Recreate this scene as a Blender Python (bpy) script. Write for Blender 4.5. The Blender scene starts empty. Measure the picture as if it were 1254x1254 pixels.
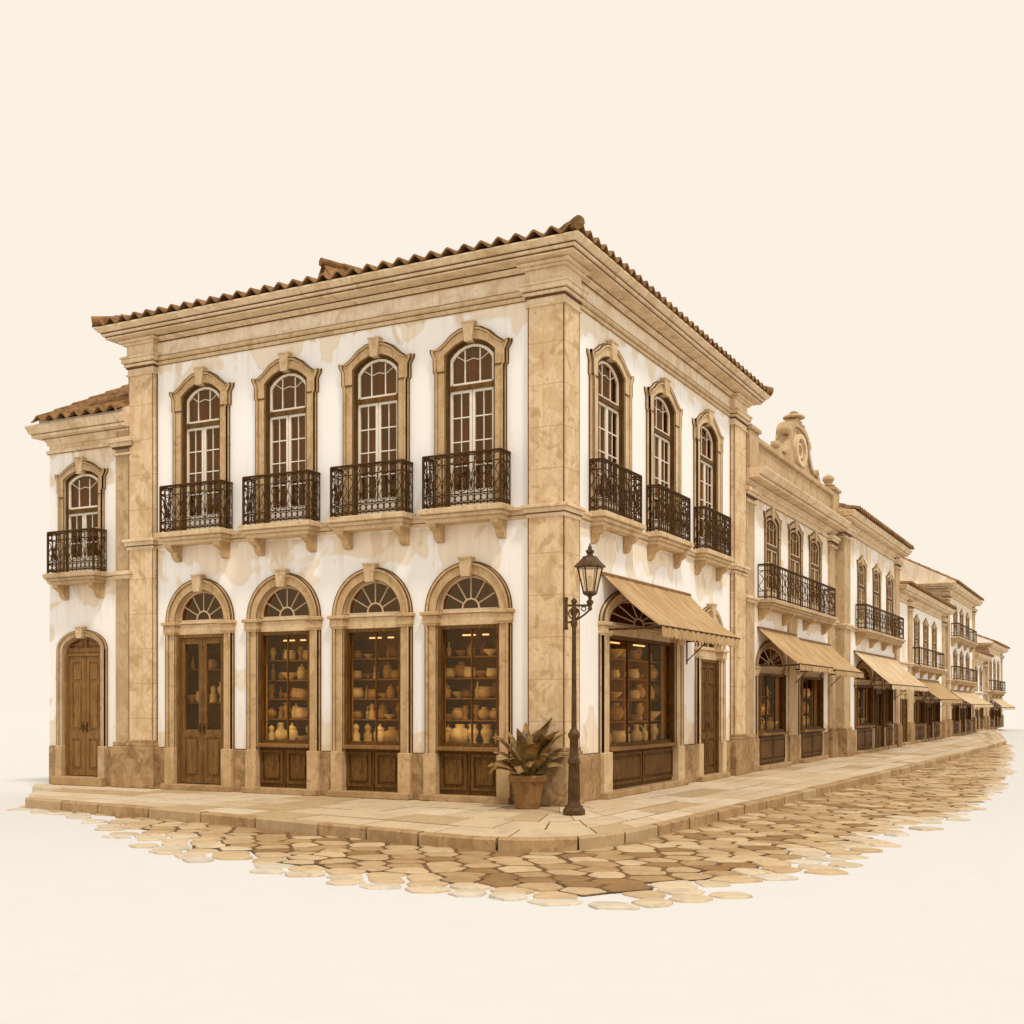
import bpy, bmesh, math, random
from mathutils import Matrix, Vector
R = math.radians
rnd = random.Random(7)
scene = bpy.context.scene
COL = scene.collection

# ------------------------------------------------------------------ materials
def new_mat(name):
    m = bpy.data.materials.new(name); m.use_nodes = True
    nt = m.node_tree
    b = nt.nodes['Principled BSDF']
    return m, nt, b

def N(nt, typ, **kw):
    n = nt.nodes.new(typ)
    for k, v in kw.items():
        if k == 'ins':
            for a, c in v.items(): n.inputs[a].default_value = c
        else: setattr(n, k, v)
    return n

def ramp(nt, src, stops, interp='LINEAR'):
    r = N(nt, 'ShaderNodeValToRGB'); r.color_ramp.interpolation = interp
    e = r.color_ramp.elements
    while len(e) < len(stops): e.new(0.5)
    for i, (p, v) in enumerate(stops):
        e[i].position = p; e[i].color = (v, v, v, 1) if not isinstance(v, tuple) else (*v, 1)
    nt.links.new(src, r.inputs[0]); return r.outputs[0]

def noise(nt, coord, scale, detail=3, dist=0.0, rough=0.5, off=None, stretch=None):
    if stretch or off:
        mp = N(nt, 'ShaderNodeMapping')
        if stretch: mp.inputs['Scale'].default_value = stretch
        if off: mp.inputs['Location'].default_value = off
        nt.links.new(coord, mp.inputs[0]); coord = mp.outputs[0]
    n = N(nt, 'ShaderNodeTexNoise')
    n.inputs['Scale'].default_value = scale; n.inputs['Detail'].default_value = detail
    n.inputs['Distortion'].default_value = dist; n.inputs['Roughness'].default_value = rough
    nt.links.new(coord, n.inputs['Vector']); return n.outputs['Fac']

def mixc(nt, fac, a, b):
    m = N(nt, 'ShaderNodeMix', data_type='RGBA')
    for sock, v in ((m.inputs[0], fac), (m.inputs[6], a), (m.inputs[7], b)):
        if isinstance(v, tuple): sock.default_value = (*v, 1)
        elif isinstance(v, (int, float)): sock.default_value = v
        else: nt.links.new(v, sock)
    return m.outputs[2]

def math_(nt, op, a, b=None, clamp=False):
    m = N(nt, 'ShaderNodeMath', operation=op, use_clamp=clamp)
    for i, v in enumerate((a, b)):
        if v is None: continue
        if isinstance(v, (int, float)): m.inputs[i].default_value = v
        else: nt.links.new(v, m.inputs[i])
    return m.outputs[0]

def bump(nt, b, src, strength=0.3, dist=0.02):
    bp = N(nt, 'ShaderNodeBump'); bp.inputs['Strength'].default_value = strength; bp.inputs['Distance'].default_value = dist
    nt.links.new(src, bp.inputs['Height']); nt.links.new(bp.outputs[0], b.inputs['Normal'])

def step(nt, src, t, w=0.012):
    return ramp(nt, src, [(max(0, t - w), 0.0), (min(1, t + w), 1.0)])

def plaster(name, base, wash, wash2, levels, seed):
    """lime plaster with tide-mark stains: levels = [(z, amount)] of where damp gathers (under ledges, above the plinth)"""
    m, nt, b = new_mat(name)
    tc = N(nt, 'ShaderNodeTexCoord').outputs['Object']
    sp = N(nt, 'ShaderNodeSeparateXYZ'); nt.links.new(tc, sp.inputs[0])
    zn = math_(nt, 'DIVIDE', sp.outputs['Z'], 10.0)
    bias = ramp(nt, zn, [(z / 10.0, a) for z, a in levels])
    n1 = noise(nt, tc, 1.15, 2.5, 0.5, 0.45, off=(seed, seed * 2, seed))
    n2 = noise(nt, tc, 1.9, 2.5, 0.7, 0.5, off=(seed * 3, seed, seed + 4), stretch=(1.25, 1.25, 0.7))
    v1 = math_(nt, 'ADD', n1, bias); v2 = math_(nt, 'ADD', n2, bias)
    f1 = step(nt, v1, 0.815, 0.018); f2 = step(nt, v2, 0.95, 0.025)
    # darker tide line at the rim of each stain
    e1 = ramp(nt, v1, [(0.797, 0.0), (0.825, 1.0), (0.865, 0.0)])
    sk = ramp(nt, math_(nt, 'ADD', noise(nt, tc, 5.5, 4, 0.4, 0.55, stretch=(1.6, 1.6, 0.09), off=(seed, 2, 0)), math_(nt, 'MULTIPLY', bias, 0.55)), [(0.66, 0.0), (0.86, 1.0)])
    fine = noise(nt, tc, 60, 4)
    big = noise(nt, tc, 0.6, 3)
    c = mixc(nt, math_(nt, 'MULTIPLY', ramp(nt, big, [(0.4, 0.0), (0.7, 1.0)]), 0.16), base, wash)
    c = mixc(nt, f1, c, wash)
    c = mixc(nt, math_(nt, 'MULTIPLY', e1, 0.25), c, wash2)
    c = mixc(nt, math_(nt, 'MULTIPLY', sk, 0.38), c, wash2)
    c = mixc(nt, math_(nt, 'MULTIPLY', f2, 0.75), c, wash2)
    c = mixc(nt, math_(nt, 'MULTIPLY', fine, 0.05), c, wash2)
    nt.links.new(c, b.inputs['Base Color']); b.inputs['Roughness'].default_value = 0.92
    b.inputs['Specular IOR Level'].default_value = 0.15
    bump(nt, b, noise(nt, tc, 9, 6), 0.25, 0.012)
    return m

def blotch(name, a, d, d2, scale=2.2, t=(0.54, 0.62), rough=0.85, courses=None, spec=0.15, bmp=0.35):
    m, nt, b = new_mat(name)
    g = N(nt, 'ShaderNodeNewGeometry'); tc = g.outputs['Position']
    n1 = noise(nt, tc, scale, 3, 0.6, 0.5)
    n2 = noise(nt, tc, scale * 1.7, 3, 0.8, 0.55, off=(5, 3, 9))
    fine = noise(nt, tc, 45, 5, 0, 0.7)
    c = mixc(nt, math_(nt, 'MULTIPLY', step(nt, n1, t[0], 0.035), 0.7), a, d)
    c = mixc(nt, math_(nt, 'MULTIPLY', step(nt, n2, t[1], 0.04), 0.6), c, d2)
    ve = noise(nt, tc, 7, 5, 1.6, 0.65, stretch=(1, 1, 0.45))
    c = mixc(nt, math_(nt, 'MULTIPLY', ramp(nt, ve, [(0.5, 0.0), (0.56, 1.0), (0.62, 0.0)]), 0.35), c, d2)
    st = noise(nt, tc, 9, 3, 0.3, 0.5, stretch=(1.4, 1.4, 0.08))
    c = mixc(nt, math_(nt, 'MULTIPLY', ramp(nt, st, [(0.52, 0.0), (0.72, 1.0)]), 0.35), c, d2)
    c = mixc(nt, math_(nt, 'MULTIPLY', ramp(nt, fine, [(0.35, 0.0), (0.75, 1.0)]), 0.4), c, d)
    if courses:
        sp = N(nt, 'ShaderNodeSeparateXYZ'); nt.links.new(tc, sp.inputs[0])
        fr = math_(nt, 'FRACT', math_(nt, 'DIVIDE', sp.outputs['Z'], courses))
        ln = ramp(nt, fr, [(0.0, 1.0), (0.012, 1.0), (0.02, 0.0), (0.985, 0.0), (1.0, 1.0)])
        c = mixc(nt, math_(nt, 'MULTIPLY', ln, 0.6), c, d2)
    nt.links.new(c, b.inputs['Base Color']); b.inputs['Roughness'].default_value = rough
    b.inputs['Specular IOR Level'].default_value = spec
    bump(nt, b, noise(nt, tc, 22, 6), bmp, 0.012)
    return m

def wood(name, a, d, rough=0.6):
    m, nt, b = new_mat(name)
    tc = N(nt, 'ShaderNodeTexCoord').outputs['Object']
    n = noise(nt, tc, 5, 5, 1.5, 0.6, stretch=(6, 6, 0.7))
    n2 = noise(nt, tc, 2.2, 3, 0.5)
    c = mixc(nt, ramp(nt, n, [(0.35, 0.0), (0.65, 1.0)]), a, d)
    c = mixc(nt, math_(nt, 'MULTIPLY', step(nt, n2, 0.56, 0.02), 0.45), c, d)
    nt.links.new(c, b.inputs['Base Color']); b.inputs['Roughness'].default_value = rough; b.inputs['Specular IOR Level'].default_value = .06
    bump(nt, b, n, 0.2, 0.006)
    return m

def plain(name, c, rough=0.7, var=0.25, scale=14, metal=0.0, spec=0.3):
    m, nt, b = new_mat(name)
    g = N(nt, 'ShaderNodeNewGeometry'); n = noise(nt, g.outputs['Position'], scale, 4, 0.3)
    lo = tuple(x * (1 - var) for x in c); hi = tuple(min(1, x * (1 + var)) for x in c)
    nt.links.new(mixc(nt, ramp(nt, n, [(0.3, 0.0), (0.7, 1.0)]), lo, hi), b.inputs['Base Color'])
    b.inputs['Roughness'].default_value = rough; b.inputs['Metallic'].default_value = metal
    b.inputs['Specular IOR Level'].default_value = spec
    return m

def glass(name, tint, refl):
    m, nt, b = new_mat(name)
    out = nt.nodes['Material Output']; nt.nodes.remove(b)
    tr = N(nt, 'ShaderNodeBsdfTransparent'); tr.inputs[0].default_value = (*tint, 1)
    gl = N(nt, 'ShaderNodeBsdfGlossy'); gl.inputs['Roughness'].default_value = 0.06
    gl.inputs[0].default_value = (0.9, 0.72, 0.46, 1)
    g = N(nt, 'ShaderNodeNewGeometry')
    bp = N(nt, 'ShaderNodeBump'); bp.inputs['Strength'].default_value = 0.12; bp.inputs['Distance'].default_value = 0.05
    nt.links.new(noise(nt, g.outputs['Position'], 1.6, 2), bp.inputs['Height']); nt.links.new(bp.outputs[0], gl.inputs['Normal'])
    mx = N(nt, 'ShaderNodeMixShader'); mx.inputs[0].default_value = refl
    nt.links.new(tr.outputs[0], mx.inputs[1]); nt.links.new(gl.outputs[0], mx.inputs[2]); nt.links.new(mx.outputs[0], out.inputs[0])
    return m

def emit(name, c, s):
    m, nt, b = new_mat(name)
    b.inputs['Base Color'].default_value = (*c, 1); b.inputs['Emission Color'].default_value = (*c, 1); b.inputs['Emission Strength'].default_value = s
    return m

CREAM = (0.93, 0.922, 0.90); WASH = (0.86, 0.765, 0.625); WASH2 = (0.70, 0.565, 0.385)
M = {}
LV_MAIN = [(0, .46), (.75, .42), (1.15, .30), (1.6, .12), (3.2, .10), (3.75, .28), (4.22, .42), (4.3, .10), (5.0, .10), (6.6, .10), (7.2, .24), (7.62, .40), (7.66, .42), (8.2, .44)]
LV_LOW = [(0, .46), (.7, .40), (1.1, .28), (1.6, .12), (2.8, .12), (3.4, .30), (3.75, .40), (3.8, .12), (5.2, .14), (5.7, .26), (6.1, .38), (6.4, .42)]
M['plaster'] = plaster('cream lime plaster', CREAM, WASH, WASH2, LV_MAIN, 1.3)
M['plaster_low'] = plaster('cream lime plaster of the row houses', (0.90, 0.875, 0.83), (0.80, 0.69, 0.53), (0.64, 0.50, 0.33), LV_LOW, 4.1)
M['plaster_far'] = plaster('pale lime plaster of the far houses', (0.90, 0.87, 0.82), (0.82, 0.72, 0.57), (0.70, 0.57, 0.40), LV_LOW, 8.7)
M['stone'] = blotch('tan sandstone', (0.60, 0.425, 0.235), (0.48, 0.32, 0.155), (0.33, 0.20, 0.085), scale=3.2)
M['stone_light'] = blotch('pale sandstone', (0.69, 0.525, 0.325), (0.57, 0.41, 0.23), (0.41, 0.265, 0.125), scale=2.6)
M['stone_mould'] = blotch('moulded cornice stone', (0.80, 0.64, 0.44), (0.63, 0.465, 0.275), (0.43, 0.28, 0.135), scale=1.7, t=(0.54, 0.63))
M['frieze'] = blotch('limewashed frieze', (0.88, 0.78, 0.62), (0.75, 0.60, 0.41), (0.58, 0.42, 0.245), scale=1.5, t=(0.53, 0.60))
M['stone_ashlar'] = blotch('ashlar pilaster stone', (0.76, 0.575, 0.36), (0.60, 0.42, 0.23), (0.40, 0.25, 0.11), scale=2.3, t=(0.53, 0.60), courses=0.62)
M['plinth'] = blotch('damp stained plinth stone', (0.47, 0.32, 0.17), (0.32, 0.20, 0.09), (0.19, 0.108, 0.042), scale=3.4, t=(0.49, 0.57))
M['stone_far'] = blotch('weathered stone of the row', (0.57, 0.42, 0.25), (0.44, 0.30, 0.16), (0.32, 0.20, 0.092), scale=2.0)
M['joint'] = plain('dark mortar joint', (0.13, 0.064, 0.02), 0.9)
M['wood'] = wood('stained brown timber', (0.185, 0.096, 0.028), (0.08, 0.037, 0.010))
M['wood_light'] = wood('oak timber', (0.32, 0.175, 0.065), (0.18, 0.09, 0.028))
M['wood_mid'] = wood('worn brown timber', (0.26, 0.142, 0.05), (0.13, 0.065, 0.019))
M['white_wood'] = plain('off white painted timber', (0.80, 0.73, 0.60), 0.5, 0.06)
M['tan_wood'] = plain('tan painted timber', (0.62, 0.47, 0.29), 0.55, 0.1)
M['iron'] = plain('wrought iron', (0.070, 0.036, 0.012), 0.65, 0.4, 20, 0.0, 0.06)
M['lamp_iron'] = plain('painted cast iron', (0.085, 0.043, 0.014), 0.45, 0.4, 12, 0.0, 0.2)
M['glass'] = glass('window glass', (0.80, 0.64, 0.42), 0.055)
M['shop_glass'] = glass('shop window glass', (0.96, 0.86, 0.68), 0.025)
M['lamp_glass'] = glass('frosted lantern glass', (0.93, 0.84, 0.68), 0.25)
M['curtain'] = plain('brown curtain cloth', (0.24, 0.138, 0.046), 0.9, 0.5, 2.2, 0, .05)
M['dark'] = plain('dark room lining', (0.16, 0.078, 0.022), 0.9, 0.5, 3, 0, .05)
M['shelf'] = wood('shelf board', (0.44, 0.25, 0.095), (0.26, 0.135, 0.045))
M['strip'] = emit('warm shop lamp', (1.0, 0.74, 0.44), 1.3)
M['soil'] = plain('potting soil', (0.06, 0.033, 0.014), 0.95, 0.4, 30)
M['pot'] = blotch('terracotta pot', (0.30, 0.165, 0.062), (0.20, 0.103, 0.036), (0.13, 0.062, 0.02), scale=5)
M['leaf'] = plain('sepia brown foliage', (0.23, 0.138, 0.045), 0.5, 0.7, 8, 0, 0.3)
M['bed'] = plain('earth joint bed', (0.155, 0.08, 0.026), 0.95, 0.35, 6)
M['slab_bed'] = plain('pavement joint bed', (0.17, 0.09, 0.03), 0.95, 0.35, 6)
M['ground'] = plain('pale sand ground', (0.657, 0.657, 0.657), 0.95, 0.01, 3, 0, 0.0)
for i, c in enumerate([(0.43, 0.285, 0.14), (0.53, 0.375, 0.205), (0.61, 0.455, 0.27), (0.31, 0.185, 0.08), (0.66, 0.54, 0.37), (0.67, 0.59, 0.465)]):
    M['cobble%d' % i] = blotch('cobble stone %d' % i, c, tuple(x * .80 for x in c), tuple(x * .62 for x in c), scale=2.6, t=(0.52, 0.62), bmp=0.6)
for i, c in enumerate([(0.62, 0.485, 0.315), (0.68, 0.56, 0.395), (0.51, 0.37, 0.21)]):
    M['slab%d' % i] = blotch('paving flag %d' % i, c, tuple(x * .84 for x in c), tuple(x * .66 for x in c), scale=1.7, t=(0.55, 0.64))
M['kerb'] = blotch('kerb stone', (0.47, 0.32, 0.17), (0.35, 0.22, 0.10), (0.23, 0.13, 0.052), scale=3.0)
for i, c in enumerate([(0.86, 0.75, 0.56), (0.42, 0.27, 0.13), (0.19, 0.105, 0.04), (0.66, 0.50, 0.30)]):
    M['clay%d' % i] = plain('glazed clay %d' % i, c, 0.45, 0.2, 9)

def tile_mat():
    m, nt, b = new_mat('clay roof tile')
    g = N(nt, 'ShaderNodeNewGeometry'); tc = g.outputs['Position']
    v = N(nt, 'ShaderNodeTexVoronoi'); v.inputs['Scale'].default_value = 2.6; nt.links.new(tc, v.inputs['Vector'])
    n = noise(nt, tc, 6, 4, 0.5)
    c = mixc(nt, v.outputs['Color'], (0.36, 0.195, 0.075), (0.20, 0.103, 0.036))
    c = mixc(nt, ramp(nt, n, [(0.45, 0.0), (0.68, 1.0)]), c, (0.125, 0.064, 0.022))
    nt.links.new(c, b.inputs['Base Color']); b.inputs['Roughness'].default_value = 0.8
    b.inputs['Specular IOR Level'].default_value = 0.2
    bump(nt, b, noise(nt, tc, 30, 5), 0.4, 0.01)
    return m
M['tile'] = tile_mat()

def canvas_mat(name, a, d):
    m, nt, b = new_mat(name)
    tc = N(nt, 'ShaderNodeTexCoord').outputs['Object']
    n = noise(nt, tc, 2.0, 4, 0.8, 0.5, stretch=(3.2, .8, .8))
    c = mixc(nt, ramp(nt, n, [(0.42, 0.0), (0.62, 1.0)]), a, d)
    c = mixc(nt, math_(nt, 'MULTIPLY', step(nt, noise(nt, tc, 1.3, 3, 0.8, off=(3, 1, 2)), 0.57, 0.02), 0.5), c, d)
    nt.links.new(c, b.inputs['Base Color']); b.inputs['Roughness'].default_value = 0.9
    b.inputs['Specular IOR Level'].default_value = 0.1
    bump(nt, b, noise(nt, tc, 5, 3), 0.3, 0.03)
    return m
M['canvas'] = canvas_mat('tan awning canvas', (0.53, 0.37, 0.20), (0.40, 0.255, 0.115))
M['canvas_pale'] = canvas_mat('pale awning canvas', (0.68, 0.54, 0.36), (0.53, 0.38, 0.21))

# ------------------------------------------------------------------ mesh building
class MB:
    def __init__(s): s.v = []; s.f = []; s.mi = []
    def add(s, vs, fs, mi=0):
        o = len(s.v); s.v += [tuple(p) for p in vs]; s.f += [tuple(i + o for i in f) for f in fs]; s.mi += [mi] * len(fs)
    def box(s, x0, x1, y0, y1, z0, z1, mi=0):
        s.add([(x0, y0, z0), (x1, y0, z0), (x1, y1, z0), (x0, y1, z0), (x0, y0, z1), (x1, y0, z1), (x1, y1, z1), (x0, y1, z1)],
              [(0, 3, 2, 1), (4, 5, 6, 7), (0, 1, 5, 4), (1, 2, 6, 5), (2, 3, 7, 6), (3, 0, 4, 7)], mi)
    def bbox(s, x0, x1, y0, y1, z0, z1, b=0.01, mi=0):
        """box with a chamfer all round"""
        vs = []
        for z, ins in ((z0, b), (z0 + b, 0), (z1 - b, 0), (z1, b)):
            vs += [(x0 + ins, y0 + ins, z), (x1 - ins, y0 + ins, z), (x1 - ins, y1 - ins, z), (x0 + ins, y1 - ins, z)]
        fs = [(3, 2, 1, 0), (12, 13, 14, 15)]
        for k in range(3):
            for i in range(4):
                j = (i + 1) % 4; fs.append((k * 4 + i, k * 4 + j, k * 4 + 4 + j, k * 4 + 4 + i))
        s.add(vs, fs, mi)
    def prism(s, pts, y0, y1, mi=0):
        """outline in x,z (any order), pushed from y0 to y1"""
        n = len(pts)
        vs = [(x, y0, z) for x, z in pts] + [(x, y1, z) for x, z in pts]
        fs = [tuple(range(n)), tuple(range(2 * n - 1, n - 1, -1))] + [(i, i + n, (i + 1) % n + n, (i + 1) % n) for i in range(n)]
        s.add(vs, fs, mi)
    def slabpoly(s, pts, z0, z1, mi=0):
        n = len(pts)
        vs = [(x, y, z0) for x, y in pts] + [(x, y, z1) for x, y in pts]
        fs = [tuple(range(n)), tuple(range(2 * n - 1, n - 1, -1))] + [(i, (i + 1) % n, (i + 1) % n + n, i + n) for i in range(n)]
        s.add(vs, fs, mi)
    def ring(s, o, i, y0, y1, mi=0):
        """open band between two x,z polylines of the same length, pushed from y0 to y1"""
        n = len(o)
        vs = [(x, y0, z) for x, z in o] + [(x, y0, z) for x, z in i] + [(x, y1, z) for x, z in o] + [(x, y1, z) for x, z in i]
        fs = []
        for k in range(n - 1):
            fs += [(k, k + 1, n + k + 1, n + k), (2 * n + k, 3 * n + k, 3 * n + k + 1, 2 * n + k + 1),
                   (k, 2 * n + k, 2 * n + k + 1, k + 1), (n + k, n + k + 1, 3 * n + k + 1, 3 * n + k)]
        fs += [(0, n, 3 * n, 2 * n), (n - 1, 3 * n - 1, 4 * n - 1, 2 * n - 1)]
        s.add(vs, fs, mi)
    def tube(s, pts, r, n=5, closed=False, mi=0):
        pts = [Vector(p) for p in pts]; m = len(pts)
        rs = r if isinstance(r, (list, tuple)) else [r] * m
        vs = []
        up = None
        for k, p in enumerate(pts):
            a = pts[(k - 1) % m] if (k > 0 or closed) else p
            b = pts[(k + 1) % m] if (k < m - 1 or closed) else p
            t = (b - a).normalized() if (b - a).length > 1e-9 else Vector((0, 0, 1))
            if up is None:
                up = Vector((0, 0, 1)) if abs(t.z) < 0.9 else Vector((1, 0, 0))
            u = t.cross(up)
            if u.length < 1e-4: u = t.cross(Vector((0.3, 1, 0.1)))
            u.normalize(); w = u.cross(t).normalized()
            up = w
            for j in range(n):
                an = 2 * math.pi * j / n
                vs.append(p + (u * math.cos(an) + w * math.sin(an)) * rs[k])
        fs = []
        for k in range(m if closed else m - 1):
            k2 = (k + 1) % m
            for j in range(n):
                j2 = (j + 1) % n; fs.append((k * n + j, k * n + j2, k2 * n + j2, k2 * n + j))
        if not closed: fs += [tuple(range(n - 1, -1, -1)), tuple((m - 1) * n + j for j in range(n))]
        s.add(vs, fs, mi)
    def lathe(s, prof, c=(0, 0), n=16, mi=0, rot=0.0):
        vs = []
        for r, z in prof:
            for j in range(n):
                a = 2 * math.pi * j / n + rot; vs.append((c[0] + r * math.cos(a), c[1] + r * math.sin(a), z))
        fs = []
        for k in range(len(prof) - 1):
            for j in range(n):
                j2 = (j + 1) % n; fs.append((k * n + j, k * n + j2, (k + 1) * n + j2, (k + 1) * n + j))
        fs += [tuple(range(n - 1, -1, -1)), tuple((len(prof) - 1) * n + j for j in range(n))]
        s.add(vs, fs, mi)
    def sweep(s, path, prof, mis=None):
        """path = [(x, y, nx, ny)], prof = [(d, z)] closed section"""
        n = len(prof); vs = []
        for x, y, nx, ny in path:
            for d, z in prof: vs.append((x + nx * d, y + ny * d, z))
        for k in range(len(path) - 1):
            for j in range(n):
                j2 = (j + 1) % n
                s.add([vs[k * n + j], vs[k * n + j2], vs[(k + 1) * n + j2], vs[(k + 1) * n + j]], [(0, 1, 2, 3)], mis[j] if mis else 0)
        s.add(vs[:n], [tuple(range(n))]); s.add(vs[-n:], [tuple(range(n))])
    def xf(s, mat):
        s.v = [tuple(mat @ Vector(p)) for p in s.v]; return s
    def mesh(s, name, mats, smooth=False, weld=False, angle=35):
        me = bpy.data.meshes.new(name); bm = bmesh.new()
        bv = [bm.verts.new(p) for p in s.v]
        for f, mi in zip(s.f, s.mi):
            try:
                fc = bm.faces.new([bv[i] for i in f]); fc.material_index = mi; fc.smooth = smooth
            except ValueError: pass
        bmesh.ops.remove_doubles(bm, verts=bm.verts, dist=1e-5)
        bmesh.ops.recalc_face_normals(bm, faces=bm.faces)
        if smooth:
            for e in bm.edges:
                if len(e.link_faces) == 2 and e.calc_face_angle(0) > R(angle): e.smooth = False
        bm.to_mesh(me); bm.free()
        for m in (mats if isinstance(mats, (list, tuple)) else [mats]): me.materials.append(m)
        return me

def put(name, me, parent=None, loc=(0, 0, 0), rot=0.0, scale=None):
    o = bpy.data.objects.new(name, me); COL.objects.link(o)
    o.parent = parent; o.location = loc; o.rotation_euler = (0, 0, rot)
    if scale: o.scale = scale
    return o
def thing(name, label, cat, loc=(0, 0, 0), rot=0.0, group=None):
    o = put(name, None, None, loc, rot); o['label'] = label; o['category'] = cat
    if group: o['group'] = group
    return o
def tag(o, label, cat, group=None):
    o['label'] = label; o['category'] = cat
    if group: o['group'] = group
    return o
def structure(o, kind='structure'): o['kind'] = kind; return o

# ------------------------------------------------------------------ outlines
def mirror(half):
    """half outline from bottom right up to the crown -> whole polyline, left bottom to right bottom"""
    left = [(-x, z) for x, z in half]
    right = list(reversed(half))
    if abs(half[-1][0]) < 1e-9: right = right[1:]
    return left + right
def lerp_pts(a, b, t): return [(p[0] + (q[0] - p[0]) * t, p[1] + (q[1] - p[1]) * t) for p, q in zip(a, b)]
def arch_half(a, zb, zs, rise, n=12):
    return [(a, zb), (a, zs)] + [(a * math.cos(math.pi / 2 * k / n), zs + rise * math.sin(math.pi / 2 * k / n)) for k in range(1, n + 1)]
def clean0(pts): return [(0.0 if abs(x) < 1e-6 else x, z) for x, z in pts]

# ---- upper windows: eared segmental surround, keystone, white sashes, glass, curtain
def eared(W, h, zb, zt, hs=1.0):
    k = W / 0.635
    dz = zt - 7.26 + .295 * (1 - hs)
    o = [(W - .03, zb), (W - .03, 6.60 + dz), (W, 6.63 + dz), (W, 6.84 + dz), (W + .055, 6.93 + dz), (W + .055, 6.985 + dz), (W - .05 * k, 6.965 + dz),
         (W - .17 * k, 7.04 + dz), (W - .31 * k, 7.16 + dz), (W - .46 * k, 7.235 + dz), (0, 7.26 + dz)]
    i = [(h, zb), (h, 6.60 + dz), (h, 6.63 + dz), (h, 6.78 + dz), (h, 6.855 + dz), (h * .975, 6.872 + dz), (h * .91, 6.902 + dz),
         (h * .80, 6.945 + dz), (h * .6, 6.999 + dz), (h * .32, 7.043 + dz), (0, 7.06 + dz)]
    o = [(x, z if n_ < 6 else 6.965 + dz + (z - 6.965 - dz) * hs) for n_, (x, z) in enumerate(o)]
    i = [(x, z if n_ < 4 else 6.855 + dz + (z - 6.855 - dz) * hs) for n_, (x, z) in enumerate(i)]
    return o, i
def upper_window_meshes(W, h, zb, zt, stone='stone', rows=4, sash='white_wood', deep=0.22, prefix='window', flat=1.0):
    hs = 1.0 if flat == 1.0 else (.72 if flat > .9 else .55)
    o, i = eared(W, h, zb, zt, hs)
    O, I = mirror(o), mirror(i)
    out = {}
    mb = MB(); mb.ring(O, I, -0.055 * flat, deep)
    mb.ring(O, lerp_pts(O, I, 0.22), -0.085 * flat, -0.052 * flat)
    mb.ring(lerp_pts(O, I, -0.10), O, -0.012, 0.01, 1)
    mb.ring(O, lerp_pts(O, I, .075), -.085 * flat - .0025, -.05 * flat, 1); mb.ring(lerp_pts(O, I, 0.94), I, -0.055 * flat - .003, -0.05 * flat, 1); mb.ring(lerp_pts(O, I, .22), lerp_pts(O, I, .26), -.055 * flat - .0015, -.05 * flat, 1)
    zc = zt - 0.64
    for sx in (-1, 1):
        mb.box(min(sx * (h - .003), sx * (W + .004)), max(sx * (h - .003), sx * (W + .004)), -0.062 * flat - .004, -0.05 * flat, zc - .012, zc + .012, 1)
    out['surround'] = mb.mesh(prefix + '_surround', [M[stone], M['joint']])
    mb = MB(); kw = 0.10 * W / 0.635
    mb.prism([(-kw * .62, zt - .235), (kw * .62, zt - .235), (kw, zt + .045), (-kw, zt + .045)], -0.105 * flat, 0.02)
    mb.box(-kw - .012, kw + .012, -0.12 * flat, 0.0, zt + .045, zt + .07)
    out['keystone'] = mb.mesh(prefix + '_keystone', M['stone_light'])
    # dark timber frame, plus a lining added to paint shade into the reveal
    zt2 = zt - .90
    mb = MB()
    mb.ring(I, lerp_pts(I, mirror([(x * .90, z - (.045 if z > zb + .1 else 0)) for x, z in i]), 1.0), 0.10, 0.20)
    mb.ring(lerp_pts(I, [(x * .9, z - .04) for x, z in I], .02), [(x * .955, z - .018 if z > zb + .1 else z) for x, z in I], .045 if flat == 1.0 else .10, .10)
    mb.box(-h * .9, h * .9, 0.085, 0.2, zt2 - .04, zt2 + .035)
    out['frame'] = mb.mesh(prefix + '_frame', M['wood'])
    # white sashes
    hi = h * .90; fw = 0.042
    i2 = [(x * .90, z - .045) for x, z in i if z > zt2 + .1]
    i2 = [(hi, zt2 + .035)] + i2
    I2 = mirror(i2)
    mb = MB()
    cz = zt2 + .035
    inner = [(x * (hi - fw) / hi, max(z - fw * .9, cz + fw)) for x, z in i2]
    mb.ring(I2, mirror(inner), 0.12, 0.165)
    mb.box(-hi + fw, hi - fw, 0.121, 0.164, cz, cz + fw)
    t = 0.018
    crown = zt - .205 - .045 - fw
    for sx in (-1, 1):
        mb.box(sx * hi * .34 - t / 2, sx * hi * .34 + t / 2, 0.128, 0.158, cz + fw, crown - .03)
        mb.tube([(sx * hi * .34, .143, crown - .20), (sx * hi * .62, .143, crown - .13), (sx * (hi - fw), .143, crown - .06)], t * .5, 4)
    mb.tube([(-hi * .34, .143, crown - .20), (0, .143, crown - .165), (hi * .34, .143, crown - .20)], t * .5, 4)
    z0, z1 = zb + .03, zt2 - .04
    for sx in (-1, 1):
        xa, xb = sorted((sx * .006, sx * hi))
        mb.box(xa, xa + fw, 0.12, 0.165, z0, z1); mb.box(xb - fw, xb, 0.12, 0.165, z0, z1)
        mb.box(xa + fw, xb - fw, 0.121, 0.164, z1 - fw, z1); mb.box(xa + fw, xb - fw, 0.121, 0.164, z0, z0 + .3)
        hgt = (z1 - fw - z0 - .3) / rows
        for r_ in range(1, rows):
            mb.box(xa + fw, xb - fw, 0.128, 0.158, z0 + .3 + r_ * hgt - t / 2, z0 + .3 + r_ * hgt + t / 2)
        xm = (xa + xb) / 2
        mb.box(xm - t * .36, xm + t * .36, 0.13, 0.156, z0 + .3, z1 - fw)
    out['window'] = mb.mesh(prefix, M[sash])
    mb = MB()
    mb.prism([(x * .93, z - .02 if z > zb + .1 else z) for x, z in I], 0.141, 0.146)
    out['pane'] = mb.mesh(prefix + '_pane', M['glass'])
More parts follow.
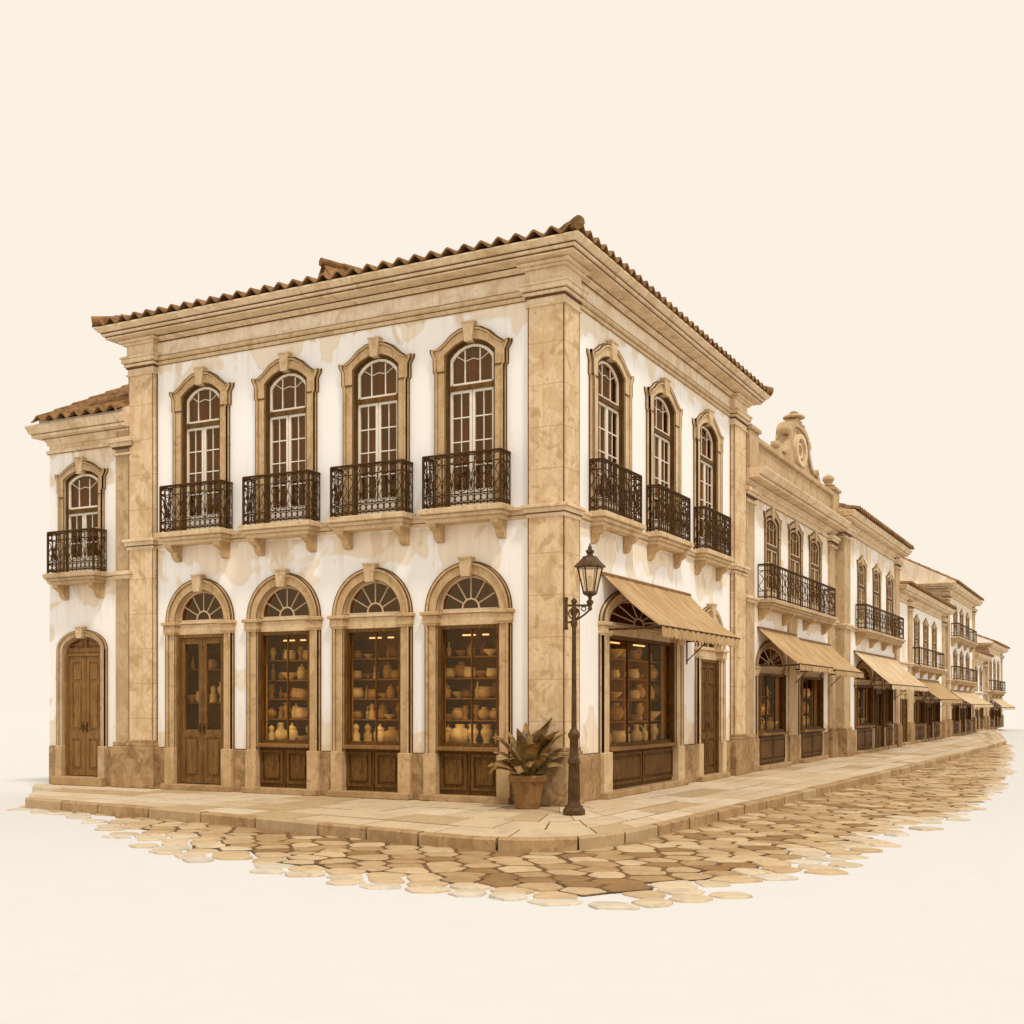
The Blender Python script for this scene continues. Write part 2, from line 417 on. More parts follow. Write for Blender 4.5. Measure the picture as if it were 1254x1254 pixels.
    # curtain: folded sheet
    mb = MB(); n = 48
    for k in range(n):
        xa, xb = -h * 1.1 + 2.2 * h * k / n, -h * 1.1 + 2.2 * h * (k + 1) / n
        ya, yb = (0.27 + .035 * math.sin(x * 42 / (h / .42)) + .02 * math.sin(x * 17) for x in (xa, xb))
        mb.add([(xa, ya, zb - .05), (xb, yb, zb - .05), (xb, yb, zt + .1), (xa, ya, zt + .1)], [(0, 1, 2, 3)])
        mb.add([(xa, ya + .01, zb - .05), (xb, yb + .01, zb - .05), (xb, yb + .01, zt + .1), (xa, ya + .01, zt + .1)], [(3, 2, 1, 0)])
    out['curtain'] = mb.mesh(prefix + '_curtain', M['curtain'], smooth=True)
    hole = lerp_pts(mirror(i), mirror(o), 0.3)
    return out, hole
def place_window(ms, parent, loc, rot=0.0, sh=.085):
    w = put('window', ms['window'], parent, (loc[0] + sh * math.sin(rot), loc[1] - sh * math.cos(rot), loc[2]), rot)
    for k in ('surround', 'keystone', 'frame', 'pane', 'curtain'):
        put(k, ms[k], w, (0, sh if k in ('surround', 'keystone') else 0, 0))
    return w

# ---- balconies
def circle(c, r, n=10): return [(c[0] + r * math.cos(2 * math.pi * k / n), c[1] + r * math.sin(2 * math.pi * k / n)) for k in range(n)]
def rail_panel(mb, p, q, z0, z1, fine=True, rb=0.0095):
    """iron railing from plan point p to q"""
    p, q = Vector((*p, 0)), Vector((*q, 0)); L = (q - p).length; u = (q - p) / L
    P = lambda s, z: tuple(p + u * s + Vector((0, 0, z)))
    n = max(2, round(L / (0.108 if fine is True else fine)))
    mb.tube([P(0, z1), P(L, z1)], 0.021, 6)
    mb.tube([P(0, z1 - .035), P(L, z1 - .035)], 0.010, 4)
    mb.tube([P(0, z0 + .03), P(L, z0 + .03)], 0.014, 4)
    if fine is True:
        mb.tube([P(0, z0 + .17), P(L, z0 + .17)], 0.010, 4)
        mb.tube([P(0, z1 - .15), P(L, z1 - .15)], 0.010, 4)
    for k in range(n + 1):
        s = L * k / n
        mb.tube([P(s, z0), P(s, z1)], rb * 1.15, 4)
        if fine is True and 0 < k < n:
            zm = z0 + .17 + (z1 - .15 - z0 - .17) * (.30 if k % 2 else .62)
            mb.tube([P(s, zm - .05), P(s, zm - .02), P(s, zm + .02), P(s, zm + .05)], [.008, .022, .022, .008], 5)
    if fine is not True:
        mb.tube([P(0, z0 + .16), P(L, z0 + .16)], .009, 4)
        if fine < .4:
            mb.tube([P(0, z1 - .14), P(L, z1 - .14)], .009, 4); za, zb_ = z0 + .16, z1 - .14
            for k in range(n):
                s = L * (k + .5) / n; w = L / n / 2 * (1 if k % 2 else -1)
                mb.tube([P(s + w * a, za + (zb_ - za) * t) for a, t in ((-.8, .0), (.3, .1), (.8, .28), (.0, .42), (-.7, .58), (-.1, .74), (.7, .88), (-.7, 1.0))], .009, 4)
        return
    for k in range(n):
        s = L * (k + .5) / n; w = L / n / 2
        mb.tube([P(s + a, b) for a, b in circle((0, z0 + .10), min(.055, w * .9))], rb * .85, 4, True)
        if k % 2 == 0:
            mb.tube([P(s + a, b) for a, b in circle((0, z1 - .092), .042, 9)], rb * .8, 4, True)
        za, zb_ = z0 + .19, z1 - .17
        if k % 3 == 1:      # lyre: two mirrored S curves with a tongue
            for sx in (-1, 1):
                mb.tube([P(s + sx * w * a, za + (zb_ - za) * t) for a, t in ((.1, .02), (.75, .14), (.85, .32), (.35, .52), (.2, .66), (.6, .82), (.9, .92), (.6, 1.0))], rb * .9, 4)
            mb.tube([P(s, za + (zb_ - za) * .1), P(s, za + (zb_ - za) * .34), P(s, za + (zb_ - za) * .5)], [.006, .024, .006], 5)
        elif k % 3 == 0:    # scroll
            mb.tube([P(s + w * a, za + (zb_ - za) * t) for a, t in ((-.8, .0), (.3, .08), (.7, .22), (.0, .34), (-.6, .46), (-.1, .6), (.6, .72), (.2, .86), (-.7, 1.0))], rb * .85, 4)
        else:
            mb.tube([P(s + w * a, za + (zb_ - za) * t) for a, t in ((.8, .0), (-.3, .08), (-.7, .22), (.0, .34), (.6, .46), (.1, .6), (-.6, .72), (-.2, .86), (.7, 1.0))], rb * .85, 4)
def balcony_meshes(w, dep, zs, slab_h, rail_h, fine=True, stone='stone_light', corb=None, ncorb=2):
    a = w / 2; out = {}
    mb = MB()
    mb.bbox(-a - .03, a + .03, -dep - .04, 0.0, zs - slab_h * .42, zs, .012)
    mb.bbox(-a + .01, a - .01, -dep + .01, 0.0, zs - slab_h * .70, zs - slab_h * .42, .006)
    mb.bbox(-a + .05, a - .05, -dep + .06, 0.0, zs - slab_h, zs - slab_h * .70, .006)
    mb.box(-a + .005, a - .005, -dep + .004, -.01, zs - slab_h * .43, zs - slab_h * .41, 1)
    out['balcony'] = mb.mesh('balcony', [M[stone], M['joint']])
    mb = MB(); zr0, zr1 = zs + .02, zs + rail_h; b = a - .03; e = -dep + .03
    rail_panel(mb, (-b, e), (b, e), zr0, zr1, fine)
    rail_panel(mb, (-b, -.01), (-b, e), zr0, zr1, fine); rail_panel(mb, (b, e), (b, -.01), zr0, zr1, fine)
    for x in (-b, b):
        mb.box(x - .016, x + .016, e - .016, e + .016, zs, zr1 + .005)
    out['railing'] = mb.mesh('railing', M['iron'])
    mb = MB(); cw = .065; zc = zs - slab_h; pr = [(0, 0), (-dep * .8, 0), (-dep * .8, -.05), (-dep * .62, -.09), (-dep * .38, -.13), (-dep * .34, -.19), (-dep * .2, -.25), (0, -.27)]
    n = len(pr)
    vs = [(-cw, y, zc + z) for y, z in pr] + [(cw, y, zc + z) for y, z in pr]
    mb.add(vs, [tuple(range(n)), tuple(range(2 * n - 1, n - 1, -1))] + [(k, (k + 1) % n, (k + 1) % n + n, k + n) for k in range(n)])
    out['corbel'] = mb.mesh('corbel', M['stone'])
    out['cx'] = [(-a + .16 + (2 * a - .32) * k / (ncorb - 1)) for k in range(ncorb)]
    return out
def place_balcony(ms, parent, loc, rot=0.0):
    b = put('balcony', ms['balcony'], parent, loc, rot)
    put('railing', ms['railing'], b)
    for x in ms['cx']: put('corbel', ms['corbel'], b, (x, 0, 0))
    return b

# ---- ground floor arches
def arch_meshes(W, h, zs, ro, ri, kind, stone='stone', imp=True, zb=0.1, key=True, zl=None, sill=0.84, spokes=5, plinth=True, niche=0.42, leafglass=True, nl=.1, nr=.1, woodtop=False, pd=1.0, woodm='wood'):
    """kind 'shop' (display window over panelled base) or 'door' (double door); zl = top of the window under the fanlight"""
    out = {}; zl = zl or zs - .22
    O, I = clean0(mirror(arch_half(W, zb, zs, ro))), clean0(mirror(arch_half(h, zb, zs, ri)))
    mb = MB(); mb.ring(O, I, -.05 * pd, .24); mb.ring(O, lerp_pts(O, I, .25), -.08 * pd, -.048 * pd)
    out['sh'] = .065 if pd == 1 else .13
    mb.ring(lerp_pts(O, I, -.10), O, -.012, .01, 1)
    mb.ring(O, lerp_pts(O, I, .075), -.08 * pd - .0025, -.045 * pd, 1); mb.ring(lerp_pts(O, I, .25), lerp_pts(O, I, .29), -.05 * pd - .003, -.045 * pd, 1); mb.ring(lerp_pts(O, I, .94), I, -.05 * pd - .003, -.045 * pd, 1)
    for sx in (-1, 1):
        xa, xb = sorted((sx * (h - .012), sx * (W + .015)))
        if plinth: mb.bbox(xa, xb, -.095 * pd, .2, zb - .02, .73, .01)
        if imp:
            mb.bbox(xa - .02 * pd, xb + .02, -.10 * pd, .235, zs - .19, zs - .06, .012)
            mb.bbox(xa - .05 * pd, xb + .05, -.13 * pd, .235, zs - .06, zs, .012)
            mb.box(xa - .005, xb + .005, -.086 * pd, .2, zs - .215, zs - .185)
    out['surround'] = mb.mesh('surround', [M[stone], M['joint']])
    if key:
        mb = MB(); kw = .11 * W / .74
        mb.prism([(-kw * .64, zs + ri - .03), (kw * .64, zs + ri - .03), (kw, zs + ro + .045), (-kw, zs + ro + .045)], -.12, .03)
        mb.box(-kw - .012, kw + .012, -.135, 0, zs + ro + .045, zs + ro + .07)
        out['keystone'] = mb.mesh('keystone', M['stone_light'])
    mb = MB(); mb.bbox(-W - .03, W + .03, -.17, .24, 0.0, zb, .012)
    out['doorstep'] = mb.mesh('doorstep', M['kerb'])
    # fanlight
    mb = MB(); fr = .04
    A1 = [(x * (h - .004) / h, z) for x, z in I[1:-1]]; A1 = [(x, max(z, zs)) for x, z in A1]
    s2 = (h - fr - .004) / h
    A2 = [(x * s2, zs + fr + (z - zs) * ((ri - 2 * fr) / ri)) for x, z in A1]
    mb.ring(A1, A2, .12, .165); mb.box(-h * s2, h * s2, .121, .164, zs, zs + fr)
    hub = ri * .27; hx = hub * (h / ri) ** .5
    H1 = [(hx * math.cos(math.pi * k / 10), zs + fr + hub * math.sin(math.pi * k / 10)) for k in range(11)]
    mb.tube([(x, .14, z) for x, z in H1], .016, 5)
    for k in range(1, spokes + 1):
        an = math.pi * k / (spokes + 1)
        mb.tube([(hx * math.cos(an), .14, zs + fr + hub * math.sin(an)), ((h - fr) * math.cos(an), .14, zs + fr + (ri - fr * 1.8) * math.sin(an))], .012, 4)
    if woodtop:
        mb = MB(); mb.ring(A1, A2, .12, .165); mb.prism(A1, .148, .162); mb.box(-h, h, .115, .17, zs - .05, zs + fr); mb.box(-.03, .03, .122, .16, zs + fr, zs + ri - fr)
        for sx in (-1, 1): mb.prism([(sx * .07, zs + .09), (sx * (h - .10), zs + .09), (sx * (h - .12), zs + ri * .42), (sx * .07, zs + ri * .68)], .132, .15)
    out['fanlight'] = mb.mesh('fanlight', M[woodm if woodtop else 'tan_wood'])
    mb = MB(); mb.prism([(x * .985, z) for x, z in A1], .140, .144); out['fan_pane'] = mb.mesh('fan_pane', M['glass'])
    mb = MB(); mb.bbox(-h + .002, h - .002, .03, .22, zl + .0, zs - .035, .008); mb.bbox(-h + .002, h - .002, .0, .22, zs - .033, zs, .006)
    if not woodtop: out['lintel'] = mb.mesh('lintel', M['stone_light'])
    mb = MB()
    st = .055
    if kind == 'shop':
        mb.box(-h, -h + st, .05, .19, sill, zl); mb.box(h - st, h, .05, .19, sill, zl)  # jambs extended forward as dark lining, standing in for reveal shade
        mb.box(-h + st, h - st, .091, .189, zl - st, zl); mb.box(-h + st, h - st, .091, .189, sill, sill + st)
        nm = 1 if h < .9 else 2
        for k in range(1, nm + 1):
            x = -h + 2 * h * k / (nm + 1) + (.02 if nm == 1 else 0); mb.box(x - .010, x + .010, .12, .16, sill + st, zl - st)
        out['main'] = mb.mesh('shop_window', M[woodm])
        mb = MB(); mb.bbox(-h + .001, h - .001, -.01, .2, sill - .065, sill, .01); out['sill'] = mb.mesh('sill', M['wood_light'])
        mb = MB(); mb.box(-h, h, .10, .2, zb, sill - .065)
        nn = 2
        for k in range(nn):
            xa = -h + 2 * h * k / nn + .04; xb = -h + 2 * h * (k + 1) / nn - .04; za, zc = zb + .07, sill - .11
            mb.ring([(xa, za), (xa, zc), (xb, zc), (xb, za), (xa, za)], [(xa + .045, za + .045), (xa + .045, zc - .045), (xb - .045, zc - .045), (xb - .045, za + .045), (xa + .045, za + .045)], .07, .1)
            mb.bbox(xa + .085, xb - .085, .075, .1, za + .085, zc - .085, .01)
        mb.box(-.012, .012, .085, .1, zb, sill - .066)
        out['stall_riser'] = mb.mesh('stall_riser', M[woodm])
        mb = MB(); mb.box(-h + st, h - st, .138, .143, sill + st, zl - st); out['pane'] = mb.mesh('pane', M['shop_glass'])
    else:
        mb.box(-h, -h + st, .05, .2, zb, zl); mb.box(h - st, h, .05, .2, zb, zl); mb.box(-h + st, h - st, .091, .199, zl - st, zl)  # door jambs also reach forward, their dark colour imitating shade in the reveal
        out['main'] = mb.mesh('door', M[woodm])
        lw = h - st - .004; z0, z1 = zb + .015, zl - st - .005
        mb = MB(); s_ = .085; zg0 = z0 + (z1 - z0) * .37; zg1 = z1 - .12
        mb.box(.002, s_, .115, .165, z0, z1); mb.box(lw - s_, lw, .115, .165, z0, z1)
        mb.box(s_, lw - s_, .116, .164, z1 - .1, z1); mb.box(s_, lw - s_, .116, .164, z0, z0 + .1); mb.box(s_, lw - s_, .116, .164, zg0 - .13, zg0)
        mb.box(s_, lw - s_, .135, .150, z0 + .1, zg0 - .13)
        mb.bbox(s_ + .05, lw - s_ - .05, .115, .14, z0 + .15, zg0 - .18, .012)
        if not leafglass:
            mb.box(s_, lw - s_, .135, .150, zg0, z1 - .1)
            zq = z1 - .45 if z1 > 2.2 else z1 - .35
            mb.bbox(s_ + .04, lw - s_ - .04, .115, .14, zg0 + .06, zq - .06, .012); mb.bbox(s_ + .04, lw - s_ - .04, .115, .14, zq + .02, z1 - .14, .012)
        mb.box(lw - .02, lw + .012, .105, .116, z0, z1)
        out['leaf'] = mb.mesh('door_leaf', M[woodm])
        if leafglass:
            mb = MB(); mb.box(s_, lw - s_, .138, .142, zg0, z1 - .1); out['leaf_pane'] = mb.mesh('leaf_pane', M['shop_glass'])
        mb = MB(); mb.box(lw - .055, lw - .025, .10, .116, 1.0, 1.16); mb.lathe([(.004, -.05), (.02, -.045), (.022, -.02), (.01, 0)], (0, 0), 8)
        mb2 = MB(); mb2.box(lw - .06, lw - .025, .104, .116, .98, 1.16)
        mb2.tube([(lw - .042, .104, 1.1), (lw - .042, .07, 1.1), (lw - .042, .06, 1.09), (lw - .042, .06, 1.02)], .010, 6)
        out['handle'] = mb2.mesh('handle', M['iron']); out['lw'] = lw
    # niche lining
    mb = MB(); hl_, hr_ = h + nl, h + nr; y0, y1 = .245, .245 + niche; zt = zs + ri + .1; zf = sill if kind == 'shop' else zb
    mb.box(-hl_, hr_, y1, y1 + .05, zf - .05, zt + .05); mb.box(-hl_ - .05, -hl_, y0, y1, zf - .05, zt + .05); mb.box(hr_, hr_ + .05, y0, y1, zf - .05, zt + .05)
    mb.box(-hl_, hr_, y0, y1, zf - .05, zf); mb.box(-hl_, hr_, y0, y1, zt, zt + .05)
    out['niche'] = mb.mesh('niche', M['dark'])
    hole = lerp_pts(I, O, .4)
    hole[0] = (hole[0][0], 0.0); hole[-1] = (hole[-1][0], 0.0)
    return out, hole
def place_arch(ms, parent, loc, rot=0.0, shelves=None, shelfmesh=None, lamp=None):
    sh = ms['sh']
    r = put(ms['main'].name.split('.')[0], ms['main'], parent, (loc[0] + sh * math.sin(rot), loc[1] - sh * math.cos(rot), loc[2]), rot)
    for k in ('surround', 'keystone', 'doorstep', 'fanlight', 'lintel', 'sill', 'stall_riser', 'pane', 'niche'):
        if k in ms: put(k, ms[k], r, (0, sh if k in ('surround', 'keystone', 'doorstep', 'lintel', 'niche') else 0, 0))
    if 'fan_pane' in ms: put('pane', ms['fan_pane'], r)
    if 'leaf' in ms:
        for sx in (-1, 1):
            # leaf meshes are drawn from hinge-side edge 0 to lw; mirrored copy for the other hand
            lf = put('door_leaf', ms['leaf'], r, (-ms['lw'] - .004 if sx < 0 else ms['lw'] + .004, 0, 0), 0, (1 if sx < 0 else -1, 1, 1))
            if 'leaf_pane' in ms: put('pane', ms['leaf_pane'], r, lf.location, 0, lf.scale)
            put('handle', ms['handle'], r, lf.location, 0, lf.scale)
    if shelves:
        for z in shelves: put('shelf', shelfmesh, r, (0, sh, z))
    if lamp: put('strip_lamp', lamp, r, (0, sh, 0))
    return r

# ---- wall bands with holes
def band(mb, x0, x1, z0, z1, holes):
    """front faces of a wall strip at y=0; holes = [(xc, outline left-bottom..right-bottom)]"""
    x = x0
    def q(a, b, c, d): mb.add([a, b, c, d], [(0, 1, 2, 3)])
    for xc, pts in sorted(holes, key=lambda h: h[0]):
        P = [(xc + px, pz) for px, pz in pts]
        # keep a monotone outline in x
        xa, xb = min(p[0] for p in P), max(p[0] for p in P)
        zb = P[0][1]
        up = [p for p in P]
        q((x, 0, z0), (xa, 0, z0), (xa, 0, z1), (x, 0, z1))
        if zb > z0 + 1e-4: q((xa, 0, z0), (xb, 0, z0), (xb, 0, zb), (xa, 0, zb))
        last = None
        for a, b in zip(up, up[1:]):
            if b[0] - a[0] > 1e-5:
                q((a[0], 0, a[1]), (b[0], 0, b[1]), (b[0], 0, z1), (a[0], 0, z1))
        x = xb
    q((x, 0, z0), (x1, 0, z0), (x1, 0, z1), (x, 0, z1))
def thicken(mb, t):
    bm = bmesh.new()
    vs = [bm.verts.new(p) for p in mb.v]
    for f in mb.f: bm.faces.new([vs[i] for i in f])
    bmesh.ops.remove_doubles(bm, verts=bm.verts, dist=1e-5)
    bmesh.ops.dissolve_degenerate(bm, edges=bm.edges, dist=1e-6)
    g = bmesh.ops.extrude_face_region(bm, geom=list(bm.faces), use_keep_orig=True)
    bmesh.ops.translate(bm, verts=[v for v in g['geom'] if isinstance(v, bmesh.types.BMVert)], vec=(0, t, 0))
    # the extrude leaves the first faces in place as the front
    out = MB(); bm.verts.ensure_lookup_table(); bm.verts.index_update()
    out.v = [tuple(v.co) for v in bm.verts]; out.f = [tuple(v.index for v in f.verts) for f in bm.faces]; out.mi = [0] * len(out.f)
    bm.free(); return out

# ---- tiled slopes: barrel tiles laid in courses
def tile_slope(mb, L, run, slope, hip0=True, hip1=True, pitch=.285, amp=.058, course=.42, x0=0.0, z0=0.0, maxrun=None):
    """eave along x from x0 to x0+L at y=0, rising in +y"""
    n = max(2, round(L / pitch)) * 8
    rows = max(2, math.ceil(run / course))
    def prof(x):
        ph = (x / pitch) % 1.0
        return amp * (1.0 - abs(2 * ph - 1) ** 2.2 * 2.0) if True else 0
    dx = L / n
    pt = L / max(2, round(L / pitch))
    for r in range(rows):
        va, vb = r * course, min(run, (r + 1) * course + .05)
        lift0, lift1 = .030, .0
        for k in range(n):
            xa, xb = k * dx, (k + 1) * dx
            lim = lambda x: min(x if hip0 else 1e9, (L - x) if hip1 else 1e9)
            la, lb = lim(xa), lim(xb)
            if max(la, lb) < va: continue
            a1, b1 = min(vb, max(la, va)), min(vb, max(lb, va))
            def P(x, v, lift, th=0.0):
                ph = (x / pt) % 1.0
                w = math.cos(2 * math.pi * (ph - .5))
                w = amp * (w if w > 0 else w * .75)
                return (x0 + x, v, z0 + v * slope + w + lift - th)
            t0 = P(xa, va, lift0); t1 = P(xb, va, lift0)
            u1 = P(xb, b1, lift0 + (lift1 - lift0) * (b1 - va) / (vb - va)); u0 = P(xa, a1, lift0 + (lift1 - lift0) * (a1 - va) / (vb - va))
            mb.add([t0, t1, u1, u0], [(0, 1, 2, 3)])
            th = .028 if r else .032
            mb.add([P(xa, va, lift0, th), P(xb, va, lift0, th), t1, t0], [(0, 1, 2, 3)])
            if r == 0:
                mb.add([P(xa, va, lift0, th), P(xb, va, lift0, th), P(xb, b1, lift0, th), P(xa, a1, lift0, th)], [(3, 2, 1, 0)])
def ridge_tiles(mb, a, b, r=.085, seg=.4):
    a, b = Vector(a), Vector(b); L = (b - a).length; n = max(1, round(L / seg)); u = (b - a) / L
    for k in range(n):
        p = a + u * (L * k / n); q = a + u * (L * (k + 1) / n + .04)
        mb.tube([p, q], [r * 1.1, r * .92], 10)

# ---- awnings
def awning(label, width, top, bot, dep, loc, rot, mat='canvas', valance=.14, group='canvas awnings over the shop fronts', fine=True, off=0.0):
    root = thing('awning', label, 'awning', (loc[0], loc[1], 0), rot, group)
    mb = MB(); n = max(10, int(width / .12)); mrow = 6
    def sag(i, j): return -.05 * math.sin(math.pi * j / mrow) * (0.6 + .4 * math.cos(i * math.pi * 2 * 3 / n)) + .006 * math.sin(i * 2.1 + j)
    top_p = []; bot_p = []
    vs = []; fs = []
    for t in (0, -.018):
        for j in range(mrow + 1):
            for i in range(n + 1):
                v = j / mrow
                vs.append((width * i / n + off * v, -.03 - (dep - .03) * v, top + (bot - top) * v + sag(i, j) + t))
    m = (mrow + 1) * (n + 1)
    for j in range(mrow):
        for i in range(n):
            a = j * (n + 1) + i; fs += [(a, a + 1, a + n + 2, a + n + 1), (m + a + n + 1, m + a + n + 2, m + a + 1, m + a)]
    for i in range(n):
        fs += [(i, m + i, m + i + 1, i + 1), (mrow * (n + 1) + i, mrow * (n + 1) + i + 1, m + mrow * (n + 1) + i + 1, m + mrow * (n + 1) + i)]
    for j in range(mrow):
        a, b = j * (n + 1), (j + 1) * (n + 1); fs += [(a, b, m + b, m + a), (a + n, m + a + n, m + b + n, b + n)]
    mb.add(vs, fs); put('canopy', mb.mesh('canopy', M[mat], smooth=True), root)
    mb = MB(); k = 0; ns = max(6, round(width / .19)); res = 6
    for i in range(ns * res):
        xa, xb = width * i / (ns * res) + off, width * (i + 1) / (ns * res) + off
        f = lambda t: valance * (.72 + .28 * math.sin(math.pi * t))
        ta, tb = (i % res) / res, (i % res + 1) / res
        z = bot - .02
        ya = -dep - .012 - .008 * math.sin(i * .7); yb = -dep - .012 - .008 * math.sin((i + 1) * .7)
        p = [(xa, ya, z), (xb, yb, z), (xb, yb, z - f(tb)), (xa, ya, z - f(ta))]
        p2 = [(x, y + .012, zz) for x, y, zz in p]
        mb.add(p + p2, [(0, 1, 2, 3), (7, 6, 5, 4), (3, 2, 6, 7), (1, 0, 4, 5)])
    put('valance', mb.mesh('valance', M[mat]), root)
    mb = MB(); mb.tube([(off - .02, -dep, bot - .012), (width + off + .02, -dep, bot - .012)], .02, 6); put('front_bar', mb.mesh('front_bar', M['iron']), root)
    mb = MB(); mb.bbox(-.03, width + .03, -.06, 0, top - .03, top + .03, .01); put('head_rail', mb.mesh('head_rail', M['wood_light']), root)
    za = max(bot - .15, 0)
    for x in (.06, width - .06):
        mb = MB(); mb.tube([(x, -.0, bot - .04), (x + off, -dep + .01, bot - .03)], .02, 6)
        if x > 1: mb.tube([(x, 0, bot - .42), (x + off * .4, -dep * .42, bot - .035)], .011, 5)
        mb.box(x - .025, x + .025, -.012, 0, bot - (.47 if x > 1 else .10), bot + .02)
        put('arm', mb.mesh('arm', M['iron']), root)
    return root

# ================================================================== CORNER BUILDING
LX, RY = 8.45, 9.2
ROT = R(90)
MR = Matrix.Rotation(ROT, 4, 'Z')
corner = thing('corner_building', 'large two-storey cream corner building with sandstone trim, iron balconies and arched ground floor', 'building')
ZB = 4.46
winL, holeL = upper_window_meshes(.635, .43, ZB, 7.26)
winR, holeR = upper_window_meshes(.82, .55, ZB, 7.24, stone='stone_light')
upL = [-6.87, -5.03, -3.24, -1.515]
upR = [1.82, 4.28, 6.81]
gfL = [-6.91, -5.09, -3.32, -1.56]
shopL, hshopL = arch_meshes(.74, .545, 2.93, .74, .545, 'shop', nl=.32, nr=.02)
doorL, hdoorL = arch_meshes(.74, .545, 2.93, .74, .545, 'door', woodm='wood_mid', nl=.32, nr=.02)
shopR, hshopR = arch_meshes(1.90, 1.58, 2.80, .66, .46, 'shop', stone='stone_light', key=False, spokes=6, zl=2.62, sill=.80, niche=.36, nl=0, nr=.95)
doorR, hdoorR = arch_meshes(.86, .62, 2.60, .82, .60, 'door', stone='stone_light', leafglass=False)
gfR = [3.32, 6.96]
mb = MB(); band(mb, -LX, 0, 0, 4.30, [(x, hdoorL if k == 0 else hshopL) for k, x in enumerate(gfL)]); wl = thicken(mb, .3)
mb = MB(); band(mb, -LX, 0, 4.30, 8.0, [(x, holeL) for x in upL]); t_ = thicken(mb, .3); wl.add(t_.v, t_.f)
mb = MB(); band(mb, .3, RY, 0, 4.30, [(gfR[0], hshopR), (gfR[1], hdoorR)]); t_ = thicken(mb, .3).xf(MR); wl.add(t_.v, t_.f)
mb = MB(); band(mb, .3, RY, 4.30, 8.0, [(x, holeR) for x in upR]); t_ = thicken(mb, .3).xf(MR); wl.add(t_.v, t_.f)
wl.box(-LX, -LX + .3, .301, RY, 0, 8.0); wl.box(-LX + .301, -.301, RY - .3, RY, 0, 8.0)
put('wall', wl.mesh('wall', M['plaster']), corner)
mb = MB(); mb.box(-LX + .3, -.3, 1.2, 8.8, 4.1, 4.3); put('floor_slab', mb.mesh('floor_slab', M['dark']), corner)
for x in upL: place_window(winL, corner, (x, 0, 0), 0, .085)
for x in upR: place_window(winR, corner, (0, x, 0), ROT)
balL = balcony_meshes(1.40, .34, 4.47, .21, .80)
balR = balcony_meshes(1.66, .26, 4.47, .21, .80)
for x in upL: place_balcony(balL, corner, (x + .01, -.01, 0))
for x in upR: place_balcony(balR, corner, (.01, x, 0), ROT)
# plinth between the openings
mb = MB()
def plinth_runs(parent, x0, x1, openings, z=.72, d=.035, rot=0.0):
    x = x0
    for c, w in openings + [(x1, 0)]:
        if c - w - x > .04:
            mb = MB(); mb.bbox(x, c - w, -d, .02, 0, z, .008); mb.box(x, c - w, -.02, .01, z, z + .014, 1)
            put('plinth', mb.mesh('plinth', [M['plinth'], M['joint']]), parent, (0, 0, 0), rot)
        x = c + w
plinth_runs(corner, -LX + .5, -.45, [(x, .72) for x in gfL])
plinth_runs(corner, .4, RY - .8, [(gfR[0], 1.88), (gfR[1], .84)], rot=ROT)
# pilasters
def pilaster_parts(name, x0, x1, y0, y1, parent, zcap=7.36, ztop=7.98, zstr=4.44, mat='stone_ashlar', pl='plinth'):
    mb = MB(); mb.bbox(x0, x1, y0, y1, .70, ztop, .006)
    jw = .018; lw_ = .014
    for xa in (x0 + .006, x1 - .006 - lw_):
        mb.box(xa, xa + lw_, y0 - .003, y0 + .05, .86, zcap, 1)
    if name != 'left':
        for ya in (y0 + .006, y1 - .006 - lw_): mb.box(x1 - .05, x1 + .003, ya, ya + lw_, .86, zcap, 1)
    if name != 'right': mb.box(x0 - jw, x0, -.012, .05, .72, zcap, 1)
    if name == 'left': mb.box(x1, x1 + jw, -.012, .05, .72, zcap, 1)
    if name == 'corner': mb.box(-.05, .012, y1, y1 + jw, .72, zcap, 1)
    if name == 'right': mb.box(-.05, .012, y0 - jw, y0, .72, zcap, 1)
    p = put('pilaster', mb.mesh('pilaster', [M[mat], M['joint']]), parent)
    mb = MB(); e = .055
    mb.bbox(x0 - e, x1 + e, y0 - e, y1 + e, 0, .74, .012); mb.bbox(x0 - .035, x1 + .035, y0 - .035, y1 + .035, .74, .80, .012); mb.bbox(x0 - .015, x1 + .015, y0 - .015, y1 + .015, .80, .86, .01)
    put('base', mb.mesh('base', M[pl]), p)
    mb = MB(); h = .35
    for a, b, q, mi in ((0, .035, .03, 0), (.035, .13, .008, 0), (.13, .16, .03, 1), (.16, .21, .055, 0), (.21, .225, .045, 1), (.225, .30, .09, 0), (.30, .34, .11, 0)):
        mb.bbox(x0 - q, x1 + q, y0 - q, y1 + q, zcap + a, zcap + b, .006 if b - a > .02 else .002, mi)
    put('capital', mb.mesh('capital', [M['stone_mould'], M['joint']]), p)
    mb = MB()
    for a, b, q, mi in ((-.19, -.13, .02, 0), (-.13, -.118, .03, 1), (-.118, -.05, .05, 0), (-.05, 0, .08, 0)):
        mb.bbox(x0 - q, x1 + q, y0 - q, y1 + q, zstr + a, zstr + b, .006 if b - a > .02 else .002, mi)
    put('band', mb.mesh('band', [M['stone_mould'], M['joint']]), p)
    return p
pilaster_parts('corner', -.50, .10, -.10, .45, corner)
pilaster_parts('left', -LX - .06, -LX + .53, -.10, .30, corner)
pilaster_parts('right', -.30, .10, RY - .82, RY + .03, corner)
